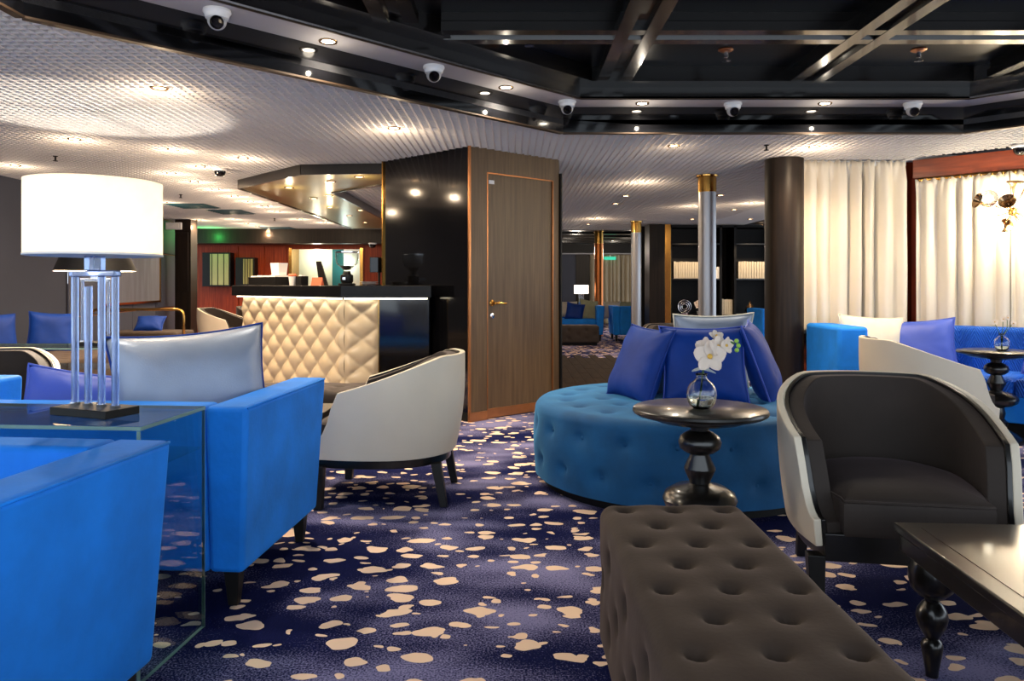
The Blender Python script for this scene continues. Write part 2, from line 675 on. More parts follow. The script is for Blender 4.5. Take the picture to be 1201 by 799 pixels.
# ---- coffered dark recess
coffer = struct('ceiling_coffer', label='black lacquered coffered ceiling recess with a white lit ledge')
inner = offset_poly(OCT, 0.24)
inner2 = offset_poly(OCT, 0.40)
for k in range(1, 6):
    if k == 5:
        p, q = OCT[5], OCT[0]
    else:
        p, q = OCT[k], OCT[k + 1]
    p, q = Vector(p), Vector(q)
    d = (q - p)
    ln = d.length
    ang = math.atan2(d.y, d.x)
    MB().box(0, ln, -0.03, 0.0, 2.205, 2.39).build('fascia', M_gloss, coffer, (p.x, p.y, 0), (0, 0, ang))
    MB().box(0, ln, -0.035, 0.006, 2.196, 2.206).build('fascia_edge', M_edge, coffer, (p.x, p.y, 0), (0, 0, ang))
    a, b = OCT[k], OCT[(k + 1) % 6]
    ia, ib = inner[k], inner[(k + 1) % 6]
    MB().prism([a, b, ib, ia], 2.39, 2.405).build('ledge', M_ledge, coffer)
    ja, jb = inner2[k], inner2[(k + 1) % 6]
    MB().prism([ia, ib, jb, ja], 2.47, 2.66).build('border_beam', M_beam, coffer)
    pa, pb = Vector(ia), Vector(ib)
    dd = pb - pa
    an2 = math.atan2(dd.y, dd.x)
    MB().box(0, dd.length, -0.012, 0.0, 2.392, 2.475).build('riser', M_beam, coffer, (pa.x, pa.y, 0), (0, 0, an2))
    MB().box(0, dd.length, -0.004, 0.008, 2.384, 2.392).build('ledge_edge', M_edge, coffer, (pa.x, pa.y, 0), (0, 0, an2))
MB().prism(offset_poly(OCT, -0.03), 2.57, 2.60).build('panel', M_coffer, coffer, smooth=20)
MB().prism(offset_poly(OCT, -0.03), 2.66, 2.68).build('roof_slab', M_dark, coffer, smooth=20)


def beam_mesh(length):
    w = 0.115
    prof = [(-w, 0.0), (-w + 0.075, 0.0), (-w + 0.085, 0.03), (w - 0.085, 0.03), (w - 0.075, 0.0), (w, 0.0), (w, 0.05), (w - 0.02, 0.06), (w - 0.02, 0.13),
            (-w + 0.02, 0.13), (-w + 0.02, 0.06), (-w, 0.05)]
    n = len(prof)
    vs = [(0, a, b) for a, b in prof] + [(length, a, b) for a, b in prof]
    fs = [tuple(range(n)), tuple(range(n, 2 * n))] + [(i, (i + 1) % n, n + (i + 1) % n, n + i) for i in range(n)]
    return MB().add(vs, fs)


for bx in (-0.6, 0.68, 1.97, 3.22, 4.3):
    ytop = 5.08 if 0.6 < bx < 3.1 else (5.08 - max(0, 0.54 - bx) if bx < 1 else 5.08 - (bx - 3.1))
    beam_mesh(ytop + 0.2).build('beam', M_beam, coffer, (bx, -0.2, 2.462), (0, 0, R(90)))
for by in (4.17, 3.05, 1.93):
    xl = -1.6 + max(0, by - 2.95)
    xr = 5.2 - max(0, by - 2.97)
    beam_mesh(xr - xl).build('beam', M_beam, coffer, (xl, by, 2.464), (0, 0, 0))

# ---- left walls
MB().box(-5.32, -5.2, 2.6, 8.85, 0, 2.26).build('wall_left', M_greywall)
structm(bpy.data.objects['wall_left'], 'charcoal wall behind the left bench')
wl = struct('wall_left_rear', (-5.2, 8.85, 0), 'slate blue panelled wall behind the lamp', rz=math.atan2(4.75, -0.8))
MB().box(0, 4.82, 0, 0.1, 0, 2.26).build('backing', M_darkwood, wl)
px_ = 0.02
for wdt in (1.15, 1.15, 1.15, 1.2):
    for z0, z1 in ((0.1, 0.72), (0.74, 1.62), (1.64, 2.2)):
        MB().box(px_, px_ + wdt - 0.02, -0.02, 0, z0, z1).build('panel', M_bluewall, wl, bevel=0.004)
        MB().box(px_, px_ + wdt - 0.02, -0.012, 0.0, z1, z1 + 0.008).build('panel_trim', M_copper, wl)
    px_ += wdt
# ---- back wall behind the bar
wb = struct('wall_back', (0, 15.4, 0), 'red mahogany back wall of the bar with lit alcove standing in for its mirror')
MB().box(-7.2, -4.5, 0, 0.12, 0, 2.66).build('backing', M_redwoodv, wb)
MB().box(-4.5, -3.05, 0, 0.12, 0, 0.9).build('backing', M_redwoodv, wb)
MB().box(-4.5, -3.05, 0, 0.12, 1.84, 2.66).build('backing', M_redwoodv, wb)
MB().box(-3.05, 0.1, 0, 0.12, 0, 2.66).build('backing', M_redwoodv, wb)
for a, b in ((-6.55, -5.55), (-5.53, -5.02), (-5.0, -4.58), (-2.98, -2.3), (-2.28, -1.5)):
    MB().box(a, b, -0.025, 0, 0.1, 1.9).build('wall_panel', M_redwoodv, wb, bevel=0.005)
MB().box(-7.0, 0.1, -0.5, 0, 1.93, 2.215).build('soffit', M_darkwood, wb)
MB().box(-4.5, -3.05, 0.5, 0.55, 0.85, 1.9).build('mirror_stand_in', M_pane, wb)  # made-up bright alcove stands in for what the back-bar mirror reflects
MB().box(-4.52, -4.46, -0.04, 0.5, 0.88, 1.86).build('alcove_frame', M_brass, wb)
MB().box(-3.08, -3.02, -0.04, 0.5, 0.88, 1.86).build('alcove_frame', M_brass, wb)
MB().box(-3.72, -3.48, 0.3, 0.34, 0.88, 1.86).build('alcove_door', M_tealpane, wb)
MB().box(-3.46, -3.1, 0.2, 0.34, 0.88, 1.86).build('alcove_pilaster', M_creamfab, wb)
d_ = MB()
d_.add([(-4.02, 0.15, 1.6), (-3.92, 0.15, 1.6), (-3.72, 0.15, 0.9), (-3.92, 0.15, 0.9), (-4.02, 0.22, 1.6), (-3.92, 0.22, 1.6), (-3.72, 0.22, 0.9), (-3.92, 0.22, 0.9)],
       [(0, 1, 2, 3), (7, 6, 5, 4), (0, 4, 5, 1), (1, 5, 6, 2), (2, 6, 7, 3), (3, 7, 4, 0)])
d_.build('slanting_post', M_darkwood, wb)
MB().box(-7.0, 0.1, -0.03, 0, 0, 0.1).build('baseboard', M_dark, wb)

# ---- bronze pillar at the end of the slate wall
pl = thing('pillar', 'square dark bronze pillar at the end of the slate blue wall, by the brass rail', 'pillar', (-5.56, 12.95, 0))
MB().box(-0.135, 0.135, -0.135, 0.135, 0, 2.22).build('shaft', M_darkwood, pl, bevel=0.006)
MB().box(-0.10, 0.10, -0.16, -0.135, 1.0, 2.0).build('face_panel', M_darkwood, pl, bevel=0.004)

# ---- door corner box
P0 = Vector((-0.337, 6.11))
P1 = Vector((0.42, 6.78))
PL = Vector((-1.16, 6.87))
dv = (P1 - P0).normalized()
lw = (P1 - P0).length
az = math.atan2(dv.y, dv.x)
bv = (PL - P0).normalized()
ab = math.atan2(bv.y, bv.x)
lb = (PL - P0).length
wd = struct('wall_door', (P0.x, P0.y, 0), 'brown oak veneer corner wall holding the service door', rz=az)
dn = Vector((-dv.y, dv.x))
core = MB()
nb = dn * 1.05
core.prism([tuple(P0 - P0 + Vector((0.03, 0.06))), (lw - 0.02, 0.06), (lw - 0.02, 1.0), (0.03, 1.0)], 0, 2.25)
core.build('core', M_dark, wd)
D0, D1, DT = 0.176, 0.938, 2.03
MB().box(0, D0, 0, 0.06, 0, 2.235).build('veneer_panel', M_doorwood, wd)
MB().box(D1, lw, 0, 0.06, 0, 2.235).build('veneer_panel', M_doorwood, wd)
MB().box(D0, D1, 0, 0.06, DT, 2.235).build('veneer_panel', M_doorwood, wd)
MB().box(-0.012, D0 - 0.01, -0.014, 0, 0, 0.075).build('baseboard', M_copper, wd)
MB().box(D1 + 0.01, lw + 0.012, -0.014, 0, 0, 0.075).build('baseboard', M_copper, wd)
MB().box(-0.014, 0.004, -0.006, 0.012, 0, 2.23).build('corner_trim', M_copper, wd)
MB().box(lw + 0.002, lw + 0.02, -0.02, 0.3, 0, 2.1).build('corner_trim', M_dark, wd)
wside = struct('wall_bar_end', (P0.x, P0.y, 0), 'glossy black corner wall beside the bar', rz=ab)
MB().box(0.0, lb, -0.06, 0.0, 0, 2.235).build('gloss_panel', M_gloss, wside)
MB().box(0.0, lb, 0.0, 0.006, 0, 0.07).build('baseboard', M_dark, wside)
MB().box(lb - 0.004, lb + 0.014, -0.07, 0.014, 0, 2.235).build('edge_trim', M_brass, wside)
door = struct('door_1', (P0.x, P0.y, 0), 'brown wood veneer service door outlined in thin brass', rz=az)
MB().box(D0 + 0.004, D1 - 0.004, 0.012, 0.05, 0.005, DT - 0.004).build('leaf', M_doorwood, door)
for a in ((D0, D0 + 0.009, 0.0, DT), (D1 - 0.009, D1, 0.0, DT), (D0, D1, DT - 0.009, DT)):
    MB().box(a[0], a[1], -0.003, 0.03, a[2], a[3]).build('brass_inlay', M_copper, door)
MB().box(D0 + 0.012, D1 - 0.012, 0.004, 0.012, 0.008, 0.085).build('kick_plate', M_copper, door)
hd = MB()
hd.lathe([(0.0, 0), (0.026, 0), (0.026, 0.008), (0.012, 0.012), (0.011, 0.05), (0, 0.05)], 20, m=Matrix.Translation((D0 + 0.06, 0.012, 0.955)) @ Matrix.Rotation(R(90), 4, 'X'))
hd.tube([(D0 + 0.06, -0.035, 0.955), (D0 + 0.085, -0.04, 0.955), (D0 + 0.18, -0.036, 0.95)], [0.010, 0.0095, 0.008], 10)
hd.build('handle', M_brass, door)
MB().lathe([(0, 0), (0.024, 0), (0.022, 0.01), (0.008, 0.012), (0.008, 0.006), (0, 0.006)], 20,
           m=Matrix.Translation((D0 + 0.06, 0.012, 0.85)) @ Matrix.Rotation(R(90), 4, 'X')).build('lock', M_chrome, door)
MB().box(D0 + 0.03, D0 + 0.085, 0.008, 0.012, DT - 0.09, DT - 0.06).build('name_plate', M_white, door)

# ---- right wall at 45 degrees with red header, wall behind the flat curtain
wr = struct('wall_right', (3.60, 6.80, 0), 'panelled wall behind the cream curtains', rz=R(-45))
MB().box(0, 2.6, 0.10, 0.2, 0, 2.235).build('backing', M_redwoodv, wr)
MB().box(0.0, 2.6, -0.03, 0.1, 2.055, 2.219).build('header_beam', M_redwood, wr, bevel=0.004)
MB().box(0.02, 2.6, 0.03, 0.045, 2.02, 2.05).build('curtain_track', M_brass, wr)
MB().box(0, 2.6, 0.08, 0.1, 0, 0.12).build('baseboard', M_dark, wr)
MB().box(-0.02, 0.03, 0.0, 0.1, 0, 2.06).build('jamb', M_redwoodv, wr)
wf = struct('wall_right_rear', (0, 6.9, 0), 'red wood wall behind the flat curtain')
MB().box(2.52, 3.72, 0, 0.1, 0, 2.235).build('backing', M_redwoodv, wf)
for a in (2.56, 2.85, 3.14):
    MB().box(a, a + 0.28, -0.012, 0, 0.05, 0.8).build('wall_panel', M_redwood, wf, bevel=0.003)

# ---- far right dark wall, far lounge walls and ceiling
w3 = struct('wall_far_right', (0, 14.35, 0), 'near black wall behind the bookcase')
MB().box(2.45, 7.2, 0, 0.1, 0, 2.25).build('backing', M_dark, w3)
w4 = struct('wall_far', (0, 22, 0), 'far lounge wall of slate and brown panels behind greige curtains')
MB().box(0.2, 1.85, 0, 0.1, 0, 2.6).build('slate_panel', M_bluewall, w4)
MB().box(1.85, 2.25, -0.03, 0.1, 0, 2.05).build('brown_panel', M_darkwood, w4)
MB().box(2.25, 7.5, 0, 0.1, 0, 2.6).build('backing', M_curtaing, w4)
MB().box(0.2, 7.5, -0.25, 0, 2.0, 2.03).build('ledge', M_ledge, w4)
MB().box(0.2, 7.5, -0.27, -0.25, 2.03, 2.299).build('fascia', M_dark, w4)
w5 = struct('wall_far_left', (0.15, 0, 0), 'slate side wall of the far lounge')
MB().box(-0.1, 0.0, 15.53, 22.1, 0, 2.299).build('slate_panel', M_bluewall, w5)
c2 = struct('ceiling_far', (0, 0, 0), 'dark raised ceiling of the far lounge')
MB().box(-1, 8, 15.4, 22.1, 2.30, 2.36).build('panel', M_coffer, c2)
MB().box(-1, 8, 15.38, 15.44, 2.215, 2.36).build('fascia', M_dark, c2)
for by in (17.0, 18.1, 19.2, 20.4):
    MB().box(-1, 8, by - 0.1, by + 0.1, 2.245, 2.30).build('beam', M_beam, c2)

# ================================================================== COLUMNS
def column(name, label, x, y, r, m, h=CZ, cap=None, foot=None, z0=0.0):
    t = thing(name, label, 'column', (x, y, 0), kind='thing')
    MB().lathe([(r, 0.0), (r, h - 0.004)], 40).build('shaft', m, t)
    if cap:
        MB().lathe([(r + 0.004, h - cap), (r + 0.005, h - cap), (r + 0.005, h - 0.025), (r + 0.02, h - 0.018), (r + 0.022, h - 0.004), (r + 0.004, h - 0.004)], 40).build('capital', M_brass, t)
    if foot:
        MB().lathe([(r + 0.004, 0.001), (r + 0.006, 0.001), (r + 0.006, foot), (r + 0.004, foot)], 40).build('foot_ring', M_brass, t)
    return t


column('column', 'brushed steel round column with brass capital, right behind the round blue ottoman', 1.98, 7.70, 0.088, M_steel, cap=0.175, foot=0.2)
column('column', 'slim steel column with short brass capital, between plank walkway and the brass edged black pier', 2.16, 13.2, 0.088, M_steel, cap=0.2, foot=0.2)
column('column', 'copper coloured column standing before the greige curtains of the far lounge', 1.90, 16.6, 0.095, M_copcol, h=2.295, cap=0.28)
column('column', 'thick dark brown round column beside the cream curtain', 2.41, 6.72, 0.165, M_darkwood)
pr = thing('pier', 'black pier with a brass edge strip left of the bookcase', 'pier', (2.62, 13.9, 0))
MB().box(-0.14, 0.14, -0.2, 0.3, 0, 2.21).build('shaft', M_darkwood, pr, bevel=0.004)
MB().box(0.14, 0.25, -0.2, 0.3, 0, 2.21).build('brass_strip', M_brass, pr, bevel=0.004)

# ================================================================== CEILING FITTINGS
def cpos(px, py, z=CZ):
    d = (z - 1.1) * 890 / (335 - py)
    return ((px - 600.5) * d / 890, d, z)


DL = 3.1


def downlight(label, loc, group, lens=M_lens, r=0.042, energy=0, cone=110, color=WARM, halo=0.22, first=[None]):
    t = thing('downlight', label, 'ceiling light', loc, group=group)
    if first[0] is None:
        ring = MB().lathe([(0.033, -0.004), (0.048, -0.006), (0.05, 0.0), (0.033, 0.004)], 24)
        ring.f = [f for f in ring.f if len(f) == 4]
        lensm = MB().lathe([(0, -0.003), (0.022, -0.003), (0.034, -0.0015), (0.034, 0.004), (0, 0.004)], 20)
        first[0] = (ring.mesh('ring'), lensm.mesh('lens'), lensm.mesh('lens'))
        first[0][0].materials.append(M_nickel)
        first[0][1].materials.append(M_lens)
        first[0][2].materials.append(M_lenscool)
    put('ring', first[0][0], None, t)
    put('lens', first[0][1 if lens is M_lens else 2], None, t)
    if energy:
        light('downlight_beam', 'SPOT', (0, 0, -0.012), energy * DL, color, size=0.03, cone=150, blend=1.0, parent=t)
        light('added_ceiling_fill', 'POINT', (0, 0, -0.13), energy * halo, color, size=0.012, parent=t)  # unseen point light added under the fitting to brighten the ceiling
    return t


E = 16
lounge = [(187, 103, E), (462, 150, E), (87, 163, E), (18, 194, E)]
for n, (a, b, e) in enumerate(lounge):
    downlight(['single warm downlight in the grid ceiling beyond the bright oval above the white lamp', 'single warm downlight in the grid ceiling in front of the bar canopy',
               'warm downlight at the far rim of the bright ceiling oval', 'warm downlight in the grid ceiling beside the charcoal left wall'][n],
              cpos(a, b), 'downlights over the left lounge', energy=e)
run = [(203, 175, E), (285, 185, E), (235, 195, E), (201, 203, E), (228, 213, E), (253, 222, E), (275, 230, E), (294, 236, E), (311, 242, E), (325, 248, E),
       (192, 237, E), (188, 257, E), (233, 258, E), (273, 257, E), (289, 262, E), (302, 265, E), (314, 268, E), (352, 257, E), (381, 261, E)]
run.sort(key=lambda q: -(335 - q[1]))
for n, (a, b, e) in enumerate(run):
    downlight(f'warm downlight in the ceiling left of the bar canopy, {ORD[n]} nearest of its cluster', cpos(a, b), 'downlights left of the bar canopy', energy=e)
right = [(752, 213, E), (734, 230, 0), (722, 239, 0), (700, 256, E), (690, 263, 0), (774, 263, 0), (882, 238, E), (845, 229, 0), (815, 241, E), (861, 246, 0), (812, 257, 0), (880, 257, 0), (893, 264, 0)]
right.sort(key=lambda q: -(335 - q[1]))
for n, (a, b, e) in enumerate(right):
    downlight(f'warm downlight in the ceiling around the steel columns, {ORD[n]} nearest of its cluster', cpos(a, b), 'downlights around the steel columns', energy=e)
downlight('warm downlight in the grid ceiling in front of the cream curtains', cpos(955, 172), 'downlights at the curtains', energy=22)
downlight('unlit looking downlight in the grid ceiling between recess and steel column', cpos(790, 171), 'downlights at the curtains', energy=4)
# ledge lights of the recess
led = [(88, 0), (394, 51), (593, 101), (752, 120.5), (966, 120.5), (1166, 118)]
lp = [(-1.88, 2.85), (-0.97, 4.0), (-0.04, 4.93), (0.92, 5.36), (2.21, 5.36), (3.62, 4.98)]
for n, (x, y) in enumerate(lp):
    downlight(f'white downlight in the ledge of the black recess, {ORD[n]} along from the white lamp',
              (x, y, 2.388), 'downlights in the recess ledge', lens=M_lenscool, energy=13, cone=120, color=(1, 0.88, 0.70), halo=0.05)


def dome_camera(label, loc, rz, dark=False, size=1.0):
    t = thing('security_camera', label, 'camera', loc, rz, 'dome security cameras')
    s = size
    MB().lathe([(0, 0), (0.062 * s, 0), (0.064 * s, -0.012 * s), (0.055 * s, -0.022 * s), (0, -0.022 * s)], 28).build('base', M_white, t)
    if dark:
        MB().lathe([(0, -0.075 * s), (0.022 * s, -0.073 * s), (0.040 * s, -0.062 * s), (0.050 * s, -0.042 * s), (0.052 * s, -0.022 * s), (0, -0.022 * s)], 28).build('dome', M_lensb, t)
    else:
        MB().lathe([(0.056 * s, -0.022 * s), (0.052 * s, -0.040 * s), (0.045 * s, -0.044 * s), (0, -0.044 * s)], 28).build('collar', M_white, t)
        m = Matrix.Translation((0, 0, -0.05 * s)) @ Matrix.Rotation(R(116), 4, 'X')
        eb = MB().sphere((0, 0, 0), 0.044 * s, 24)
        eb.build('eyeball', M_camgrey, t, (0, 0, -0.05 * s), smooth=180)
        MB().lathe([(0, 0.02 * s), (0.030 * s, 0.02 * s), (0.031 * s, 0.048 * s), (0.027 * s, 0.052 * s), (0.022 * s, 0.047 * s), (0, 0.045 * s)], 24, m=m).build('lens', M_lensb, t)
    return t


for (lab, x, y, rz) in [('white dome camera on the ledge above the grid ceiling, nearest the white lamp', -1.38, 3.55, 20),
                        ('white dome camera on the ledge above the bar canopy', -0.46, 4.46, 10),
                        ('white dome camera at the ledge corner above the service door', 0.385, 5.30, 0),
                        ('white dome camera on the ledge above the steel column', 1.56, 5.36, 0),
                        ('white dome camera on the ledge above the flat cream curtain', 2.83, 5.36, -10)]:
    dome_camera(lab, (x, y, 2.389), R(rz))
cx = cpos(258, 198)
dome_camera('black domed white camera under the grid ceiling left of the bar canopy', cx, 0, True, 1.0)
dome_camera('black domed white camera under the grid ceiling in front of the red header', (4.04, 6.02, 2.215), 0, True, 1.1)
dome_camera('small dome camera under the dark soffit at the end of the bar', (-2.72, 14.8, 1.93), 0, True, 1.3)

sp_ = None
for lab, loc in [('chrome ceiling sprinkler in the coffer above the steel column', (1.33, 4.72, 2.57)),
                 ('brass ceiling sprinkler in the lit coffer above the curtains', (2.53, 4.72, 2.57)),
                 ('small ceiling sprinkler in the dark coffer above the service door', (0.10, 4.42, 2.57))]:
    if sp_ is None:
        sp_ = thing('sprinkler', lab, 'sprinkler', loc, group='sprinklers in the coffered recess')
        MB().lathe([(0, 0), (0.045, 0), (0.048, -0.006), (0.03, -0.016), (0, -0.016)], 24).build('rosette', M_copper, sp_)
        MB().lathe([(0.012, -0.016), (0.012, -0.05), (0.006, -0.055), (0.006, -0.07)], 12).build('stem', M_chrome, sp_)
        MB().lathe([(0, -0.07), (0.026, -0.07), (0.028, -0.074), (0, -0.074)], 16).build('deflector', M_chrome, sp_)
    else:
        dup(sp_, loc=loc, label=lab)
for lab, (a, b) in [('small black sprinkler under the grid ceiling between the downlights and the teal vents', (212, 228)), ('small black sprinkler under the grid ceiling above the left lamp shade', (65, 183)),
                    ('tiny black sprinkler under the grid ceiling beside the bar canopy', (322, 256)), ('small copper sprinkler under the grid ceiling left of the dark column', (899, 170))]:
    c = cpos(a, b)
    t = thing('sprinkler', lab, 'sprinkler', c, group='sprinklers under the grid ceiling')
    MB().lathe([(0, 0), (0.02, 0), (0.02, -0.006), (0.008, -0.01), (0.008, -0.04), (0, -0.04)], 12).build('stem', M_dark, t)
    MB().lathe([(0, -0.04), (0.02, -0.04), (0.02, -0.045), (0, -0.045)], 12).build('deflector', M_dark, t)


def vent(label, x0, x1, y0, y1):
    t = thing('ceiling_vent', label, 'vent', ((x0 + x1) / 2, (y0 + y1) / 2, CZ), group='dark teal ceiling vents')
    w, h = (x1 - x0) / 2, (y1 - y0) / 2
    MB().box(-w, w, -h, h, -0.004, 0.0).build('plate', M_teals, t)
    for k in range(7):
        yy = -h + (k + 0.5) * 2 * h / 7
        MB().box(-w + 0.02, w - 0.02, yy - 0.012, yy + 0.012, -0.014, -0.004).build('slat', M_teals, t)


vent('dark teal ceiling vent left of the bar canopy, the nearer of two', -4.75, -4.2, 10.35, 10.95)
vent('dark teal ceiling vent left of the bar canopy, the farther of two', -4.52, -4.0, 11.2, 11.85)
vent('dark teal ceiling vent near the back wall of the bar', -4.85, -4.25, 15.4 - 0.9, 15.4 - 0.35)
t = thing('wall_box', 'small white box light on top of the bronze pillar edge', 'lamp', (-5.68, 12.78, 2.10))
MB().box(-0.13, 0.13, -0.06, 0.0, -0.06, 0.06).build('housing', M_white, t, bevel=0.01)
MB().box(-0.1, 0.1, -0.068, -0.06, -0.04, 0.04).build('diffuser', M_paper, t, bevel=0.004)
for n, (x, y) in enumerate([(1.25, 19.6), (1.12, 18.6), (1.04, 17.4), (1.5, 16.9), (2.55, 19.2), (2.35, 18.3), (2.2, 17.2), (3.0, 19.8)]):
    downlight(f'tiny white downlight in the dark far lounge ceiling, {ORD[n]} from its slate wall', (x, y, 2.244 if min(abs(y - q) for q in (17.0, 18.1, 19.2, 20.4)) < 0.1 else 2.299), 'downlights of the far lounge', lens=M_lenscool)
light('far_lounge_glow', 'POINT', (3.0, 18.2, 1.9), 40, (1, 0.86, 0.7), size=0.1)
light('far_lounge_glow', 'POINT', (1.5, 17.8, 1.9), 30, (1, 0.86, 0.7), size=0.1)

# ================================================================== FURNITURE BUILDERS
def tufted_box(w, d, h, r, buttons, res=0.014, depth=0.032, wid=0.018, soft=0.009, softw=0.05):
    """rounded box, base at z=0, with dimples at the 3-D points of buttons"""
    nx, ny, nz = [max(4, int(round(q / res))) for q in (w, d, h)]
    V, F = [], []

    def face(fn, a, b):
        o = len(V)
        for i in range(a + 1):
            for j in range(b + 1):
                V.append(fn(i / a, j / b))
        for i in range(a):
            for j in range(b):
                F.append((o + i * (b + 1) + j, o + (i + 1) * (b + 1) + j, o + (i + 1) * (b + 1) + j + 1, o + i * (b + 1) + j + 1))
    face(lambda u, v: (-w / 2 + w * u, -d / 2 + d * v, h), nx, ny)
    face(lambda u, v: (-w / 2 + w * u, -d / 2, h * v), nx, nz)
    face(lambda u, v: (-w / 2 + w * u, d / 2, h * v), nx, nz)
    face(lambda u, v: (-w / 2, -d / 2 + d * u, h * v), ny, nz)
    face(lambda u, v: (w / 2, -d / 2 + d * u, h * v), ny, nz)
    face(lambda u, v: (-w / 2 + w * u, -d / 2 + d * v, 0), nx, ny)
    P = np.array(V)
    lo, hi = np.array([-w / 2 + r, -d / 2 + r, r * 0.5]), np.array([w / 2 - r, d / 2 - r, h - r])
    Q = np.clip(P, lo, hi)
    n = P - Q
    ln = np.linalg.norm(n, axis=1, keepdims=True)
    n = n / np.maximum(ln, 1e-9)
    P2 = Q + n * np.where(P[:, 2:3] < r * 0.5, np.minimum(ln, r), r)
    B = np.array(buttons)
    D = np.linalg.norm(P2[:, None, :] - B[None], axis=2).min(axis=1)
    dip = depth * np.exp(-(D / wid) ** 2) + soft * np.exp(-(D / softw) ** 2)
    P2 = P2 - n * dip[:, None]
    mb = MB()
    mb.add(P2.tolist(), F)
    return mb


BUT = MB().lathe([(0, 0.006), (0.007, 0.005), (0.012, 0.001), (0.011, -0.003), (0, -0.004)], 10).mesh('button')


def put_button(m, parent, loc, nrm):
    q = Vector(nrm).to_track_quat('Z', 'Y').to_euler()
    b = put('button', BUT, None, parent, loc, q)
    if not BUT.materials:
        BUT.materials.append(m)
        b.data = BUT
    b.material_slots[0].link = 'OBJECT'
    b.material_slots[0].material = m
    return b


def tufted_bench(name, label, loc, rz, w, d, h, m, group='dark tufted benches', nx=3, step=0.155, full=True):
    t = thing(name, label, 'bench', loc, rz, group)
    z0 = 0.05
    bs, nr = [], []
    H = h - z0
    rows = int(round(d / step))
    sy = d / rows
    for j in range(rows):
        yy = -d / 2 + (j + 0.5) * sy
        xs = [(-w / 2) + w * (k + 0.5) / nx for k in range(nx)] if j % 2 == 0 else [(-w / 2) + w * (k + 1) / nx for k in range(nx - 1)]
        for xx in xs:
            bs.append((xx, yy, H))
            nr.append((0, 0, 1))
        for sx in (-1, 1):
            for zz in ((0.73 * H, 0.24 * H) if j % 2 else (0.48 * H,)):
                bs.append((sx * w / 2, yy, zz))
                nr.append((sx, 0, 0))
    for sy_ in (-1, 1):
        for k in range(nx):
            xx = -w / 2 + w * (k + 0.5) / nx
            for zz in ((0.73 * H, 0.24 * H) if k % 2 == 0 else (0.48 * H,)):
                bs.append((xx, sy_ * d / 2, zz))
                nr.append((0, sy_, 0))
    dp = 0.032
    tufted_box(w, d, H, 0.045, bs, res=0.0115 if full else 0.03).build('upholstery', m, t, (0, 0, z0), smooth=180)
    for b, n in zip(bs, nr):
        put_button(m, t, (b[0] - n[0] * (dp + 0.006), b[1] - n[1] * (dp + 0.006), b[2] + z0 - n[2] * (dp + 0.006)), n)
    MB().box(-w / 2 + 0.04, w / 2 - 0.04, -d / 2 + 0.04, d / 2 - 0.04, 0.0, z0 + 0.02).build('plinth', M_dark, t)
    return t


def cushion(name, label, loc, rot, w=0.46, h=0.46, th=0.15, m=None, cord=None, group=None, seed=0, sag=0.0, cat='cushion'):
    """pillow standing on its lower edge; local z up, faces -y"""
    t = thing(name, label, cat, loc, group=group, rot=rot)
    n = 26
    rr = random.Random(seed)
    ph = [rr.uniform(0, 6.28) for _ in range(8)]

    def pos(u, v, side):
        # outline pulled in between corners
        pu = u * (1 - 0.085 * (1 - v * v))
        pv = v * (1 - 0.085 * (1 - u * u))
        X = pu * w / 2
        Z = pv * h / 2
        e = max(0.0, (1 - u ** 4)) * max(0.0, (1 - v ** 4))
        b = e ** 0.62
        wr = 0.002 * math.sin(5 * u + 4 * v + ph[0]) + 0.0035 * math.sin(11 * math.atan2(v, u + 1e-6) + ph[1]) * min(1.0, (u * u + v * v)) ** 1.5
        cr = sum(0.006 * math.exp(-((u - a) ** 2 + (v - c) ** 2) / 0.16) * math.sin(10 * (u * c - v * a) + ph[2 + q]) for q, (a, c) in enumerate(((1, 1), (-1, 1), (1, -1), (-1, -1))))
        low = 1 + sag * (-v)
        Y = side * (th / 2 * b * low) + (wr + cr * 0.9) * b
        return (X, Y, Z + h / 2 * 0.925)
    mb = MB()
    for s in (-1, 1):
        mb.grid([[pos(-1 + 2 * i / n, -1 + 2 * j / n, s) for j in range(n + 1)] for i in range(n + 1)])
    mb.build('cover', m, t, smooth=180)
    pts = []
    for i in range(n):
        pts.append(pos(-1 + 2 * i / n, -1, 0))
    for i in range(n):
        pts.append(pos(1, -1 + 2 * i / n, 0))
    for i in range(n):
        pts.append(pos(1 - 2 * i / n, 1, 0))
    for i in range(n):
        pts.append(pos(-1, 1 - 2 * i / n, 0))
    MB().tube(pts, 0.0055, 6, True).build('piping', cord or m, t, smooth=180)
    return t


# ---------------- tub chair: front is -y
def horseshoe(w, d, n_side=12, n_arc=30, bw=0.0):
    """outer plan from front left to front right through the back; bw narrows the front"""
    pts = []
    a = w / 2
    yb = d / 2
    y0 = -0.02
    for i in range(n_side):
        k = (i / n_side)
        k = k ** 1.7
        y = -d / 2 + (y0 + d / 2) * k
        pts.append((-a + bw * (1 - k) ** 2, y))
    for i in range(n_arc + 1):
        th = PI - PI * i / n_arc
        cx_, sx_ = math.cos(th), math.sin(th)
        e = 2 / 2.12
        pts.append((a * math.copysign(abs(cx_) ** e, cx_), y0 + (yb - y0) * abs(sx_) ** e))
    for i in range(n_side - 1, -1, -1):
        k = (i / n_side) ** 1.7
        y = -d / 2 + (y0 + d / 2) * k
        pts.append((a - bw * (1 - k) ** 2, y))
    return [Vector(p) for p in pts]


def normals(pts):
    out = []
    for i in range(len(pts)):
        t = pts[min(i + 1, len(pts) - 1)] - pts[max(i - 1, 0)]
        t.normalize()
        out.append(Vector((-t.y, t.x)))   # outward for left->back->right order
    return out


